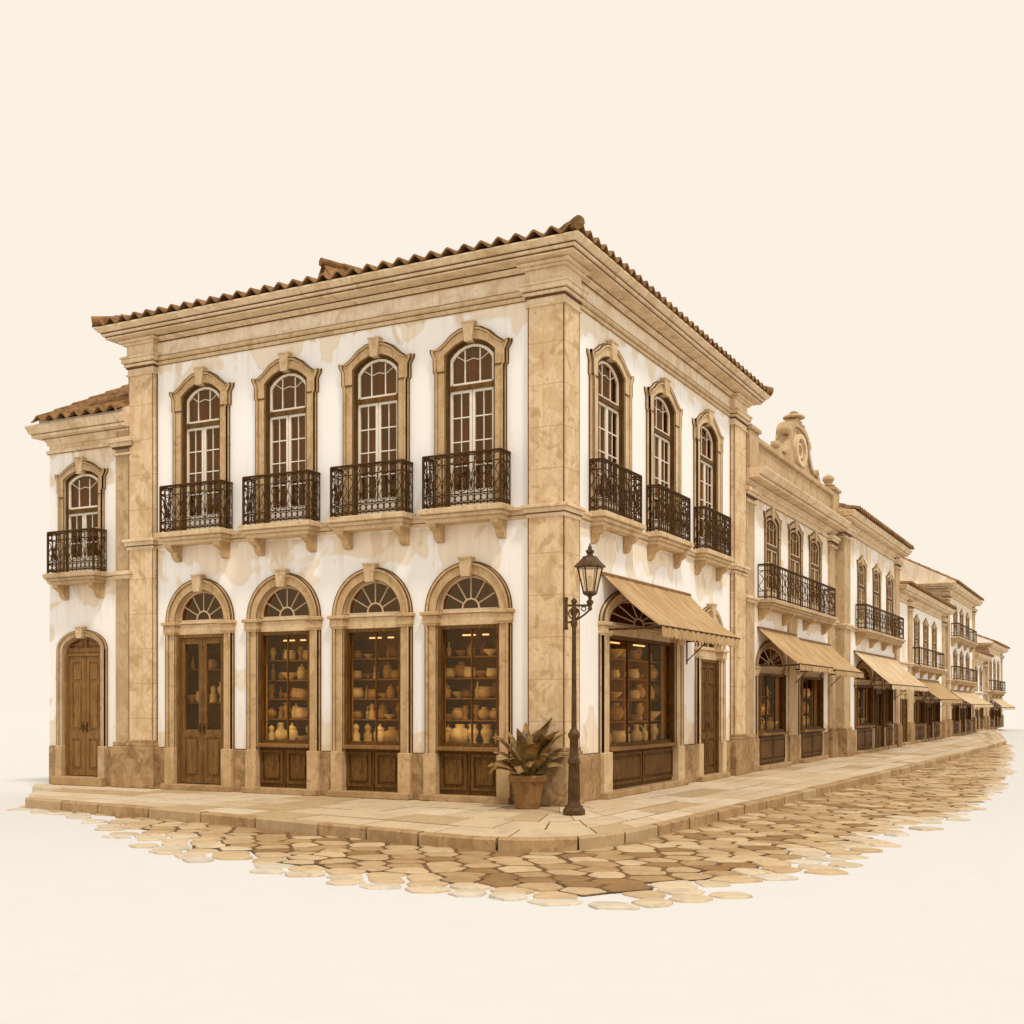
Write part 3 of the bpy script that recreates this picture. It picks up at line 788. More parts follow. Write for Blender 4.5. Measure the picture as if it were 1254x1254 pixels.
# string course, architrave, cornice
PATH = [(-LX, RY, -1, 1), (-LX, 0, -1, -1), (0, 0, 1, -1), (0, RY, 1, 1), (-LX, RY, -1, 1)]
mb = MB(); mb.sweep(PATH, [(0, 4.26), (.03, 4.26), (.03, 4.31), (.032, 4.322), (.055, 4.33), (.055, 4.385), (.085, 4.39), (.085, 4.43), (0, 4.44)], [0, 0, 1, 0, 0, 0, 0, 0, 0])
put('string_course', mb.mesh('string_course', [M['stone_mould'], M['joint']]), corner)
mb = MB(); mb.sweep(PATH, [(0, 7.50), (.02, 7.50), (.022, 7.512), (.03, 7.52), (.03, 7.57), (.032, 7.585), (.06, 7.60), (.06, 7.65), (.062, 7.66), (0, 7.665)], [0, 1, 0, 0, 1, 0, 0, 1, 0, 0])
put('architrave', mb.mesh('architrave', [M['stone_light'], M['joint']]), corner)
CORN = [(0, 7.90), (.045, 7.898), (.05, 7.922), (.05, 7.94), (.09, 7.955), (.12, 7.982), (.12, 8.004), (.36, 8.007), (.36, 8.03), (.365, 8.052), (.40, 8.056), (.41, 8.088), (.412, 8.11), (.44, 8.115), (.50, 8.175), (.50, 8.20), (0, 8.20)]
mis = [0] * len(CORN); mis[1] = 1; mis[5] = 1; mis[8] = 1; mis[11] = 1
mb = MB(); mb.sweep(PATH, [(0, 7.664), (.012, 7.664), (.012, 7.901), (0, 7.901)]); put('frieze', mb.mesh('frieze', M['frieze']), corner)
mb = MB(); mb.sweep(PATH, CORN, mis)
# ressaut of the bed mould over the corner and end pilasters
for x0, x1, y0, y1 in ((-.52, .12, -.12, .47), (-LX - .08, -LX + .55, -.12, .3), (-.3, .12, RY - .84, RY + .05)):
    mb.bbox(x0, x1, y0, y1, 7.70, 7.90, .005); mb.bbox(x0 - .05, x1 + .05, y0 - .05, y1 + .05, 7.90, 7.945, .008); mb.bbox(x0 - .11, x1 + .11, y0 - .11, y1 + .11, 7.945, 8.005, .025)
put('cornice', mb.mesh('cornice', [M['stone_mould'], M['joint']]), corner)
# roof
ov = .52; SL = .20
rw, rl = LX + 2 * ov, RY + 2 * ov; half = min(rw, rl) / 2
ZR = 8.245
mb = MB()
for L_, M_ in ((rw, Matrix.Translation((-LX - ov, -ov, ZR))), (rl, Matrix.Translation((ov, -ov, ZR)) @ MR),
               (rw, Matrix.Translation((ov, RY + ov, ZR)) @ Matrix.Rotation(R(180), 4, 'Z')), (rl, Matrix.Translation((-LX - ov, RY + ov, ZR)) @ Matrix.Rotation(R(270), 4, 'Z'))):
    t_ = MB(); tile_slope(t_, L_, half, SL); t_.xf(M_); mb.add(t_.v, t_.f)
roof = put('roof', mb.mesh('roof', M['tile'], smooth=True, angle=50), corner)
mb = MB(); zr = ZR + .06; hh = half * SL
ridge_y0, ridge_y1 = -ov + half, RY + ov - half
for c, e in (((-LX - ov, -ov), (-LX - ov + half, ridge_y0)), ((ov, -ov), (ov - half, ridge_y0)), ((ov, RY + ov), (ov - half, ridge_y1)), ((-LX - ov, RY + ov), (-LX - ov + half, ridge_y1))):
    ridge_tiles(mb, (c[0], c[1], zr), (e[0], e[1], zr + hh), .085)
ridge_tiles(mb, (ov - half, ridge_y0, zr + hh), (ov - half, ridge_y1, zr + hh), .10)
put('ridge_tiles', mb.mesh('ridge_tiles', M['tile'], smooth=True, angle=50), roof)
# small gabled roof vent behind the eave
mb = MB(); vx, vy, vz = -5.42, 1.5, 8.72
def vent():
    b = MB(); b.prism([(-.26, -.45), (.26, -.45), (.26, .40), (0, .66), (-.26, .40)], 0, 1.25); return b
b = vent(); b.xf(Matrix.Translation((vx, vy + .1, vz)) @ Matrix.Rotation(R(-27), 4, 'Z')); mb.add(b.v, b.f)
dormer = put('dormer', mb.mesh('dormer', M['stone_light']), roof)
mb = MB(); b = MB()
for sx in (-1, 1):
    for r_ in range(4):
        y = -.06 + r_ * .32
        b.add([(sx * .36, y, .34), (0, y, .72), (0, y + .4, .70), (sx * .36, y + .4, .32), (sx * .36, y, .30), (0, y, .67), (0, y + .4, .66), (sx * .36, y + .4, .28)], [(0, 1, 2, 3), (4, 7, 6, 5), (0, 4, 5, 1), (3, 2, 6, 7), (0, 3, 7, 4)])
ridge_tiles(b, (0, -.1, .72), (0, 1.25, .70), .07)
b.xf(Matrix.Translation((vx, vy + .1, vz)) @ Matrix.Rotation(R(-27), 4, 'Z'))
put('dormer_tiles', b.mesh('dormer_tiles', M['tile']), roof)
b = MB(); b.tube([(0, -.03, .2), (0, .05, .2)], .11, 12); b.xf(Matrix.Translation((vx, vy + .1, vz)) @ Matrix.Rotation(R(-27), 4, 'Z'))
put('vent_hole', b.mesh('vent_hole', M['joint']), roof)

# ground floor openings with shelves and lamps
SHL = [1.25, 1.59, 1.91, 2.25]
mb = MB(); mb.bbox(-.85, .55, .36, .655, -.022, 0, .004); shelfL = mb.mesh('shelf', M['shelf'])
mb = MB(); mb.bbox(-1.56, 2.5, .32, .60, -.022, 0, .004); mb.box(-.02, .02, .33, .59, -.36, -.022); mb.box(1.1, 1.14, .33, .59, -.36, -.022); shelfR = mb.mesh('shelf', M['shelf'])
mb = MB(); mb.bbox(-.34, -.12, .40, .44, 2.57, 2.595, .005); mb.bbox(.02, .12, .40, .44, 2.57, 2.595, .005); lampL = mb.mesh('strip_lamp', M['strip'])
mb = MB(); mb.bbox(-.6, -.2, .34, .38, 2.53, 2.555, .005); mb.bbox(.5, 1.0, .34, .38, 2.53, 2.555, .005); lampR = mb.mesh('strip_lamp', M['strip'])
place_arch(doorL, corner, (gfL[0], 0, 0), 0, [1.53, 2.12], shelfL)
for x in gfL[1:]: place_arch(shopL, corner, (x, 0, 0), 0, SHL, shelfL, lampL)
SHR = [1.20, 1.58, 1.94, 2.28]
place_arch(shopR, corner, (0, gfR[0], 0), ROT, SHR, shelfR, lampR)
place_arch(doorR, corner, (0, gfR[1], 0), ROT)

# ------------------------------------------------------------------ wares in the shop windows
KINDS = {
 'round-bellied jar': ('jar', [(.05, 0), (.10, .05), (.115, .11), (.09, .17), (.05, .19), (.055, .22), (.05, .225)]),
 'lidded jar': ('jar', [(.06, 0), (.08, .02), (.085, .15), (.06, .18), (.07, .185), (.07, .20), (.03, .23), (.015, .24), (.02, .26), (.005, .27)]),
 'slender bottle': ('bottle', [(.04, 0), (.045, .02), (.045, .14), (.018, .19), (.016, .25), (.022, .255), (.02, .27)]),
 'wide bowl': ('bowl', [(.04, 0), (.045, .015), (.10, .06), (.125, .10), (.118, .10), (.06, .04)]),
 'waisted vase': ('vase', [(.05, 0), (.06, .02), (.04, .07), (.075, .15), (.08, .19), (.05, .24), (.065, .275), (.06, .28)]),
 'domed figurine': ('figurine', [(.06, 0), (.065, .02), (.05, .06), (.055, .12), (.03, .16), (.045, .19), (.045, .22), (.02, .25), (.003, .26)]),
 'squat pot': ('pot', [(.07, 0), (.10, .03), (.10, .10), (.08, .13), (.09, .14), (.088, .15)]),
 'mushroom-shaped ornament': ('ornament', [(.05, 0), (.04, .05), (.035, .09), (.10, .10), (.095, .14), (.05, .18), (.005, .19)]),
}
jug = {}
WARE = {}
for kname, (cat, prof) in KINDS.items():
    for i in range(4):
        mb = MB(); mb.lathe(prof, n=12)
        WARE[kname, i] = mb.mesh(cat, M['clay%d' % i], smooth=True, angle=60)
for i in range(4):
    mb = MB(); mb.lathe([(.07, 0), (.11, .06), (.125, .13), (.10, .20), (.055, .25), (.05, .30), (.06, .34), (.062, .35)], n=14)
    mb.tube([(.055, 0, .32), (.12, 0, .33), (.165, 0, .26), (.15, 0, .19), (.11, 0, .15)], .013, 6)
    WARE['handled jug', i] = mb.mesh('jug', M['clay%d' % i], smooth=True, angle=60)
KINDS['handled jug'] = ('jug', None)
TONE = ['pale', 'mid-brown', 'dark', 'tan']
ORD = ['leftmost', 'second from left', 'third from left', 'fourth from left', 'fifth from left', 'sixth from left', 'seventh from left', 'eighth from left']
SHN = ['on window floor', 'lowest shelf', 'second shelf up', 'third shelf up', 'top shelf']
def stock(xc, half, levels, y, where, world, grp, n, s=1.0, ks=None):
    for li, z in enumerate(levels):
        nn = n if isinstance(n, int) else n[li]
        gap = (levels[li + 1] - z - .03) if li + 1 < len(levels) else .26
        for k in range(nn):
            kn = rnd.choice(list(KINDS)); kn = rnd.choice(list(KINDS)) if 'mushroom' in kn else kn; ti = rnd.choice([0, 3, 3, 1, 1, 1, 2]) if li else rnd.choice([0, 0, 0, 3])
            if kn == 'handled jug' and (li > 0): kn = 'squat pot'
            ht = max(v.co.z for v in WARE[kn, ti].vertices)
            sc = min(s * rnd.uniform(.7, 1.25), (gap - .03) / ht)
            if li == 0: sc = min(1.3 * s * rnd.uniform(.85, 1.2), (gap - .04) / ht)
            x = xc - half + (2 * half) * (k + .5) / nn + rnd.uniform(-.02, .02)
            yy = y[min(li, len(y) - 1)] + (.05 if k % 2 and li else -.01) + rnd.uniform(-.01, .01)
            o = put(KINDS[kn][0], WARE[kn, ti], None, world(x, yy, z), rnd.uniform(0, 6.28), (sc, sc, sc))
            tag(o, '%s %s, %s, %s, %s' % (TONE[ti], kn, ORD[k], SHN[li], where), KINDS[kn][0], grp)
LVL = [.842] + [z + .001 for z in SHL]
for x, where in ((gfL[1], 'arched shop window next to the door'), (gfL[2], 'middle arched shop window'), (gfL[3], 'arched shop window beside the plant')):
    stock(x - .14, .58, LVL, [.42, .47], where, lambda a, b, c: (a, b, c), 'wares on the corner shop shelves', [5, 7, 7, 6, 6])
stock(gfL[0] - .14, .56, [1.531, 2.121], [.47], 'behind the glazed corner shop door', lambda a, b, c: (a, b, c), 'wares on the corner shop shelves', [5, 5])
stock(gfR[0] + .42, 1.75, [.802] + [z + .001 for z in SHR], [.38, .44], 'wide window under the corner awning', lambda a, b, c: (-b, a, c), 'wares on the corner shop shelves', [8, 8, 8, 8, 8], 1.3)
awning('tan striped awning over the wide corner shop window, nearest the street lamp', 4.15, 3.56, 2.72, 1.0, (.0, 1.52), ROT, valance=.17)

# ================================================================== NEIGHBOURS
def row_house(name, label, x0, x1, off, zc, wins, bal, shops, depth=8.0, zs=3.8, zwall=None, pil=((0, .8),), plast='plaster_low', stone='stone_far', roof='tile', slope=.3,
              win_w=(.7, .52), zb=3.85, zt=6.15, fine=True, world=None, rot=ROT, upper2=None, ret=(1, 1), parapet=False, cap=.30, gable=None, cd=.42, eavepitch=.30, wdeep=.2, side=.2, shelf_of=None):
    """x is along the street seen from it; the house's own frame has its left front corner at x=0, y inward"""
    L = x1 - x0
    root = thing(name, label, 'building', (off, x0, 0) if world is None else world, rot)
    zwall = zwall or zc - .25
    mb = MB()
    wm, hole = upper_window_meshes(win_w[0], win_w[1], zb, zt, stone=stone, rows=3, sash='white_wood' if world else 'tan_wood', flat=.95 if world else .45)
    sm = []
    for xc, W, h, z_s, ro, ri, kind, kw in shops:
        ms, hl = arch_meshes(W, h, z_s, ro, ri, kind, stone=stone, pd=.45 if world is None else 1.0, **kw); sm.append((xc, ms, hl, W))
    band(mb, 0, L, 0, zs, [(s_[0], s_[2]) for s_ in sm])
    t = thicken(mb, .25)
    bands = [(zs, zwall if upper2 is None else upper2[0], wm, hole, wins)]
    if upper2:
        wm2, hole2 = upper_window_meshes(win_w[0], win_w[1], upper2[1], upper2[2], stone=stone, rows=3, sash='tan_wood', flat=.45)
        bands.append((upper2[0], zwall, wm2, hole2, wins))
    for a, b, w_, h_, xs in bands:
        mb = MB(); band(mb, 0, L, a, b, [(x, h_) for x in xs]); q = thicken(mb, .25); t.add(q.v, q.f)
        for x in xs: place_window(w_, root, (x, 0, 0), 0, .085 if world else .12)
    t.box(0, .25, .251, depth, 0, zwall); t.box(L - .25, L, .251, depth, 0, zwall); t.box(.251, L - .251, depth - .25, depth, 0, zwall)
    def gable_wall(xa):
        e_ = cd + .10; za = zc + .01 + e_ * slope; zm = zc + .01 + (e_ + depth / 2) * slope
        pf = [(.012, zwall - .05), (depth - .012, zwall - .05), (depth - .012, za), (depth / 2, zm), (.012, za)]; n = 5
        return ([(xa, y, z) for y, z in pf] + [(xa + .24, y, z) for y, z in pf], [tuple(range(n)), tuple(range(2 * n - 1, n - 1, -1))] + [(i, (i + 1) % n, (i + 1) % n + n, i + n) for i in range(n)])
    def side_fill(xa, xb):
        e_ = cd + .10; ya = -cd + .05; zq = lambda y: zc + .012 + (e_ + y) * slope
        pf = [(ya, zc - .01), (depth + cd - .05, zc - .01), (depth + cd - .05, zq(ya)), (depth / 2, zq(depth / 2)), (ya, zq(ya))]; n = 5
        return ([(xa, y, z) for y, z in pf] + [(xb, y, z) for y, z in pf], [tuple(range(n)), tuple(range(2 * n - 1, n - 1, -1))] + [(i, (i + 1) % n, (i + 1) % n + n, i + n) for i in range(n)])
    if gable:      # plastered gable ends
        for xa in (0.0, L - .25):
            t.add(*gable_wall(xa)); t.add(*side_fill(xa + .003, xa + .247))
    put('wall', t.mesh('wall', M[plast]), root)
    for n_, (xc, ms, hl, W) in enumerate(sm):
        if shelf_of and n_ in shelf_of:
            mb = MB(); mb.bbox(-W + .2, W + .4, .30, .52, -.022, 0, .004); place_arch(ms, root, (xc, 0, 0), 0, [1.25, 1.68], mb.mesh('shelf', M['shelf']))
        else: place_arch(ms, root, (xc, 0, 0))
    plinth_runs(root, .02, L - .02, [(s_[0], s_[3] - .02) for s_ in sorted(sm, key=lambda q: q[0])], .70)
    for w in bal:
        xc, ww, zsl, rh = w
        bm_ = balcony_meshes(ww, .34, zsl, .2, rh, fine=fine, stone=stone, ncorb=4 if ww > 3 else 2); place_balcony(bm_, root, (xc, -.01, 0))
    for a, b, *low in pil:
        a = -.014 if a == 0 else a; b = L + .014 if abs(b - L) < .03 else b
        if low:
            mb = MB(); mb.bbox(a, b, -.05, .2, .70, zs - .1, .008); p = put('pilaster', mb.mesh('pilaster', M[stone]), root)
            mb = MB(); mb.bbox(a - .03, b + .03, -.08, .2, 0, .72, .01); put('base', mb.mesh('base', M['plinth']), p); continue
        mb = MB(); mb.bbox(a, b, -.06, .2, .70, zc - .2, .008); p = put('pilaster', mb.mesh('pilaster', M[stone]), root)
        mb = MB(); mb.bbox(a - .04, b + .04, -.14, .2, 0, .74, .012); mb.bbox(a - .02, b + .02, -.11, .2, .74, .82, .012); put('base', mb.mesh('base', M['plinth']), p)
        mb = MB(); z = zc - .72
        for c, d, q, mi in ((0, .04, .03, 0), (.12, .15, .03, 1), (.15, .22, .06, 0), (.22, .30, .10, 0)): mb.bbox(a - q, b + q, -.09 - q, .2, z + c, z + d, .005, mi)
        put('capital', mb.mesh('capital', [M['stone_mould'], M['joint']]), p)
        mb = MB(); mb.bbox(a - .03, b + .03, -.12, .2, zs - .1, zs - .03, .01); mb.bbox(a - .06, b + .06, -.16, .2, zs - .03, zs + .04, .01); put('band', mb.mesh('band', M['stone_mould']), p)
    P_ = [(0, depth, -1, 0), (0, 0, -1, -1), (L, 0, 1, -1), (L, depth, 1, 0)]
    P_ = [(0, depth if ret[0] else 0, -1 * ret[0], 0)] * ret[0] + [(0, 0, -1 * ret[0], -1), (L, 0, 1 * ret[1], -1)] + [(L, depth, 1, 0)] * ret[1]
    mb = MB(); mb.sweep(P_, [(0, zs - .1), (.03, zs - .1), (.035, zs - .04), (.037, zs - .028), (.07, zs - .02), (.075, zs + .03), (0, zs + .035)], [0, 0, 1, 0, 0, 0, 0])
    put('string_course', mb.mesh('string_course', [M['stone_mould'], M['joint']]), root)
    k = cd / .5
    pr = [(0, zc - .52), (.03, zc - .52), (.032, zc - .508), (.045, zc - .5), (.045, zc - .45), (0.003, zc - .44), (0.003, zc - .36), (.05 * k, zc - .35), (.06 * k, zc - .30), (.14 * k, zc - .24), (.14 * k, zc - .226), (.36 * k, zc - .22), (.37 * k, zc - .17), (.372 * k, zc - .157), (.42 * k, zc - .15), (.50 * k, zc - .03), (.50 * k, zc), (0, zc)]
    mi_ = [0] * len(pr); mi_[1] = 1; mi_[9] = 1; mi_[12] = 1
    mb = MB(); mb.sweep(P_, pr, mi_); put('cornice', mb.mesh('cornice', [M['stone_mould'], M['joint']]), root)
    if gable:
        mb = MB(); mb.box(.25, L - .25, -cd + .04, depth * .4, zc - .01, zc + .055); put('eave_board', mb.mesh('eave_board', M['stone_mould']), root)
    if not parapet:
        e = cd + .10; mb = MB(); zr = zc + .045
        q = MB(); tile_slope(q, L + side * (ret[0] + ret[1]) * (0 if gable else 1), depth / 2 + e, slope, hip0=False, hip1=False, pitch=eavepitch, x0=-side * ret[0] * (0 if gable else 1))
        q.xf(Matrix.Translation((0, -e, zr))); mb.add(q.v, q.f)
        q = MB(); tile_slope(q, L, depth / 2 + e, slope, hip0=False, hip1=False, pitch=eavepitch)
        q.xf(Matrix.Translation((L, depth + e, zr)) @ Matrix.Rotation(R(180), 4, 'Z')); mb.add(q.v, q.f)
        rf = put('roof', mb.mesh('roof', M['tile'], smooth=True, angle=50), root)
        mb = MB(); zz = zr + (depth / 2 + e) * slope + .05; ridge_tiles(mb, (0, depth / 2, zz), (L, depth / 2, zz), .1); put('ridge_tiles', mb.mesh('ridge_tiles', M['tile'], smooth=True, angle=50), rf)
        if not gable:
            mb = MB()
            mb.add(*side_fill(-(side - .03) * ret[0] + .004, .2)); mb.add(*side_fill(L - .2, L + (side - .03) * ret[1] - .004))
            mb.box(.2, L - .2, -cd + .05, depth, zc - .01, zc + .05)
            put('gable', mb.mesh('gable', M[plast]), root)
    else:
        mb = MB(); mb.box(.2, L - .2, .3, depth - .3, zc - .15, zc - .05); put('roof', mb.mesh('roof', M['stone_far']), root)
    return root

# narrow house on the left (its frame faces the same way as the corner building's long front)
lh_x0 = -10.62
lh = row_house('townhouse', 'narrow cream house left of the corner building, one balcony above a panelled brown door', 0, 2.14, 0, 6.70,
               [.86], [(.90, 1.22, 3.9, .76)], [(.88, .61, .475, 2.50, .36, .24, 'door', dict(imp=False, leafglass=False, zl=2.44, spokes=1, zb=.16, woodtop=True, woodm='wood_light'))],
               zs=3.85, pil=((1.76, 2.12),), zb=3.9, zt=5.98, win_w=(.58, .44), world=(lh_x0, 0, 0), rot=0, ret=(1, 0), slope=.50, depth=5, cd=.31, side=.02)

mb = MB(); mb.box(.0, 2.14, .0, 4.9, -.165, -.001); put('foundation', mb.mesh('foundation', M['plinth']), lh)
# gabled shophouse
g2 = row_house('shophouse', 'two-storey shophouse beside the corner building, with a scrolled gable and round medallion', 9.28, 18.35, .0, 6.62,
               [2.42, 4.62, 6.75], [(4.45, 6.6, 3.86, .78)], [(2.32, 1.30, 1.14, 2.35, .62, .48, 'shop', dict(key=False, zl=2.2, nl=0, nr=.6, niche=.3)), (6.25, 1.35, 1.19, 2.35, .62, .48, 'shop', dict(key=False, zl=2.2, nl=0, nr=.6, niche=.3))],
               zs=3.82, pil=((.0, .75), (3.85, 4.65, 1), (8.3, 9.0)), zb=3.88, zt=6.06, win_w=(.70, .54), fine=.24, shelf_of=(0, 1), ret=(0, 0), parapet=True, cd=.5)
mb = MB(); L2 = 9.07
mb.bbox(0, L2, -.08, .25, 6.62, 7.30, .01); mb.bbox(-.0, L2, -.16, .30, 7.30, 7.42, .02)
for x in (0.02, 8.32): mb.bbox(x, x + .7, -.163, .303, 6.622, 7.46, .02); mb.bbox(x - .03, x + .73, -.22, .36, 7.46, 7.56, .02)
mb.lathe([(.16, 7.6), (.2, 7.66), (.1, 7.72), (.17, 7.82), (.15, 7.9), (.02, 7.98)], (8.72, .08), 12)
put('parapet', mb.mesh('parapet', [M['stone_far']]), g2)
gh = [(2.15, 7.42), (2.15, 7.54), (2.02, 7.60), (1.80, 7.60), (1.56, 7.62), (1.34, 7.72), (1.16, 7.90), (1.04, 8.12), (.98, 8.30), (.96, 8.42), (.90, 8.55), (.76, 8.68), (.56, 8.77), (.36, 8.81), (0, 8.83)]
gi = [(x * .86, 7.42 + (z - 7.42) * .90) for x, z in gh]
GO = mirror(gh); gx = 4.77
mb = MB(); b = MB(); b.prism(GO, -.05, .25); b.ring(GO, mirror(gi), -.11, -.045); b.ring(lerp_pts(GO, mirror(gi), .95), lerp_pts(GO, mirror(gi), 1.08), -.054, -.045, 1)
b.ring(lerp_pts(GO, mirror(gi), -.04), GO, -.08, .27, 0)
for sx in (-1, 1):
    b.tube([(sx * 1.10, -.08, 8.40), (sx * 1.10, .10, 8.40)], .14, 14); b.tube([(sx * 1.10, -.10, 8.40), (sx * 1.10, .11, 8.40)], .06, 10)
    b.tube([(sx * 2.0, -.08, 7.70), (sx * 2.0, .10, 7.70)], .13, 14); b.tube([(sx * 2.0, -.10, 7.70), (sx * 2.0, .11, 7.70)], .06, 10)
SQ = Matrix.Translation((0, 0, 7.42)) @ Matrix.Diagonal((1, 1, .80, 1)) @ Matrix.Translation((0, 0, -7.42))
b.xf(SQ @ Matrix.Translation((gx, 0, 0))); mb.add(b.v, b.f); mb.mi = b.mi
gab = put('gable', mb.mesh('gable', [M['stone_far'], M['joint']]), g2)
def oval(rx, rz, z): return [(gx + rx * math.cos(2 * math.pi * k / 24), z + rz * math.sin(2 * math.pi * k / 24)) for k in range(25)]
mb = MB(); mb.ring(oval(.56, .50, 8.0), oval(.42, .37, 8.0), -.15, -.04); mb.prism(oval(.43, .38, 8.0)[:-1], -.07, -.03, 1); mb.ring(oval(.28, .24, 8.0), oval(.22, .185, 8.0), -.1, -.06)
mb.xf(SQ); put('medallion', mb.mesh('medallion', [M['stone_mould'], M['plinth']]), gab)
mb = MB(); mb.bbox(gx - .36, gx + .36, -.13, .3, 8.80, 8.87, .02); mb.bbox(gx - .22, gx + .22, -.09, .24, 8.87, 9.0, .05)
mb.lathe([(.14, 9.0), (.27, 9.03), (.28, 9.07), (.20, 9.14), (.09, 9.18), (.11, 9.22), (.02, 9.28)], (gx, .07), 12); mb.xf(SQ); put('finial', mb.mesh('finial', M['stone_far']), gab)
awning('tan awning over the left shop of the gabled shophouse', 3.35, 3.22, 2.40, .95, (0, 10.45), ROT)
awning('tan awning over the right shop of the gabled shophouse, beside its twin', 3.6, 3.14, 2.36, .95, (0, 14.1), ROT)

r3 = row_house('shophouse', 'two-storey tiled-roof shophouse just beyond the one with the scrolled gable', 18.42, 27.75, .22, 6.95,
               [2.75, 5.2, 7.6], [(5.15, 6.7, 3.72, .74)], [(3.05, 1.35, 1.2, 2.2, .62, .45, 'shop', dict(key=False, zl=2.05, nl=0, nr=.35, niche=.3)), (5.45, .82, .70, 2.2, .5, .38, 'door', dict(key=False)), (7.30, .74, .62, 2.2, .4, .3, 'shop', dict(key=False, zl=2.05))],
               zs=3.75, pil=((0, .85), (8.55, 9.3)), zb=3.72, zt=5.96, win_w=(.67, .52), fine=.27, shelf_of=(0,), ret=(1, 1), slope=.24)
awning('broad pale awning over the tiled-roof shophouse with three windows', 7.0, 3.06, 2.08, 1.1, (.22, 20.0), ROT, mat='canvas_pale')
r4 = row_house('shophouse', 'low two-storey shophouse squeezed in front of the three-storey house', 28.0, 40.4, .15, 5.72,
               [4.35, 6.7, 9.1], [(6.4, 6.8, 2.98, .66)], [(1.25, .68, .48, 1.9, .45, .32, 'door', dict(key=False, leafglass=False)), (4.9, 1.3, 1.18, 1.75, .5, .35, 'shop', dict(key=False, zl=1.6, sill=.7)), (7.4, .8, .69, 1.75, .5, .35, 'door', dict(key=False)), (9.6, 1.0, .88, 1.75, .5, .35, 'shop', dict(key=False, zl=1.6, sill=.7))],
               zs=3.0, pil=((2.25, 3.1), (11.5, 12.3)), zb=2.98, zt=4.92, win_w=(.66, .5), fine=.45, plast='plaster_far', slope=.12)
awning('tan awning over the low shophouse before the three-storey house', 6.6, 2.46, 1.68, 1.0, (.15, 31.7), ROT, mat='canvas')
r5 = row_house('townhouse', 'three-storey house with a plain gable end and two stacked balconies', 40.7, 51.6, .2, 6.95,
               [3.0, 5.4, 7.9], [(5.3, 7.6, 2.62, .62), (5.3, 7.6, 4.62, .62)], [(3.0, 1.2, 1.0, 1.5, .35, .25, 'shop', dict(key=False, zl=1.4, sill=.65)), (5.6, .8, .62, 1.5, .35, .25, 'door', dict(key=False)), (8.1, 1.1, .9, 1.5, .35, .25, 'shop', dict(key=False, zl=1.4, sill=.65))],
               zs=2.6, pil=((0, .8), (10.1, 10.9)), zb=2.62, zt=4.06, win_w=(.66, .5), fine=.45, plast='plaster_far', upper2=(4.6, 4.62, 6.1), slope=.5, gable=True, depth=10)
awning('pale awning over the ground floor of the three-storey house', 9.0, 2.12, 1.48, 1.0, (.2, 41.9), ROT, mat='canvas_pale')
r6 = row_house('townhouse', 'smallest low house of the row, between the three-storey house and the far end house', 51.7, 57.9, .1, 4.2,
               [1.8, 4.2], [], [(1.8, .8, .6, 1.4, .35, .25, 'door', dict(key=False)), (4.2, .9, .7, 1.4, .35, .25, 'shop', dict(key=False, zl=1.3, sill=.6))],
               zs=2.1, pil=((5.5, 6.1),), zb=2.2, zt=3.55, win_w=(.6, .4), fine=.45, plast='plaster_far', slope=.2)
r7 = row_house('townhouse', 'pale end house farthest along the street', 58.0, 67.5, .2, 5.05,
               [2.2, 4.6, 7.0], [(4.6, 7.4, 2.3, .6)], [(2.6, 1.1, .9, 1.3, .35, .25, 'shop', dict(key=False, zl=1.2, sill=.55)), (5.2, .8, .6, 1.3, .35, .25, 'door', dict(key=False)), (7.4, .9, .7, 1.3, .35, .25, 'shop', dict(key=False, zl=1.2, sill=.55))],
               zs=2.28, pil=((0, .7), (8.8, 9.5)), zb=2.3, zt=4.2, win_w=(.62, .46), fine=.45, plast='plaster_far', slope=.4, gable=True)
awning('small awning on the far end house', 6.8, 1.9, 1.3, .9, (.2, 59.5), ROT, mat='canvas_pale')
# wares seen in the next two shops
stock(9.28 + 2.32 + .3, 1.2, [.842, 1.251, 1.681], [.36, .38, .38], 'left shop of the gabled shophouse', lambda a, b, c: (-b, a, c), 'wares in the row shop windows', 6, 1.6)
stock(9.28 + 6.25 + .3, 1.25, [.842, 1.251, 1.681], [.36, .38, .38], 'right shop of the gabled shophouse', lambda a, b, c: (-b, a, c), 'wares in the row shop windows', 6, 1.6)
stock(18.42 + 3.05 + .2, 1.15, [.842, 1.251, 1.681], [.36, .38, .38], 'tiled-roof shophouse with the broad awning', lambda a, b, c: (.22 - b, a, c), 'wares in the row shop windows', 6, 1.6)

# ================================================================== STREET LAMP
lamp = thing('street_lamp', 'slender cast iron street lamp with glazed lantern on a bracket, at the pavement corner', 'street lamp', (.757, -1.205, 0))
mb = MB()
mb.lathe([(.145, 0), (.15, .01), (.15, .07), (.135, .085), (.125, .10), (.12, .13)], n=8, rot=R(22.5))
mb.lathe([(.10, .13), (.085, .17), (.078, .20), (.074, .45), (.066, .66), (.072, .68), (.088, .70), (.088, .74), (.07, .77), (.062, .80), (.058, 1.02), (.07, 1.04), (.082, 1.06), (.082, 1.10), (.06, 1.13), (.045, 1.16)], n=16)
for k in range(10):
    a = 2 * math.pi * k / 10; mb.tube([(.078 * math.cos(a), .078 * math.sin(a), .2), (.067 * math.cos(a), .067 * math.sin(a), .66)], .009, 4)
put('base', mb.mesh('base', M['lamp_iron'], smooth=True), lamp)
mb = MB(); mb.lathe([(.040, 1.14), (.036, 1.2), (.029, 2.52), (.036, 2.55), (.046, 2.57), (.046, 2.61), (.032, 2.63), (.028, 2.66), (.028, 2.86), (.040, 2.87), (.040, 2.90), (.01, 2.93)], n=12)
put('post', mb.mesh('post', M['lamp_iron'], smooth=True), lamp)
mb = MB(); ux, uy = .888, .46
A = lambda s, z: (ux * s, uy * s, z)
mb.tube([A(-.12, 2.83), A(.0, 2.83), A(.24, 2.83)], .018, 6)
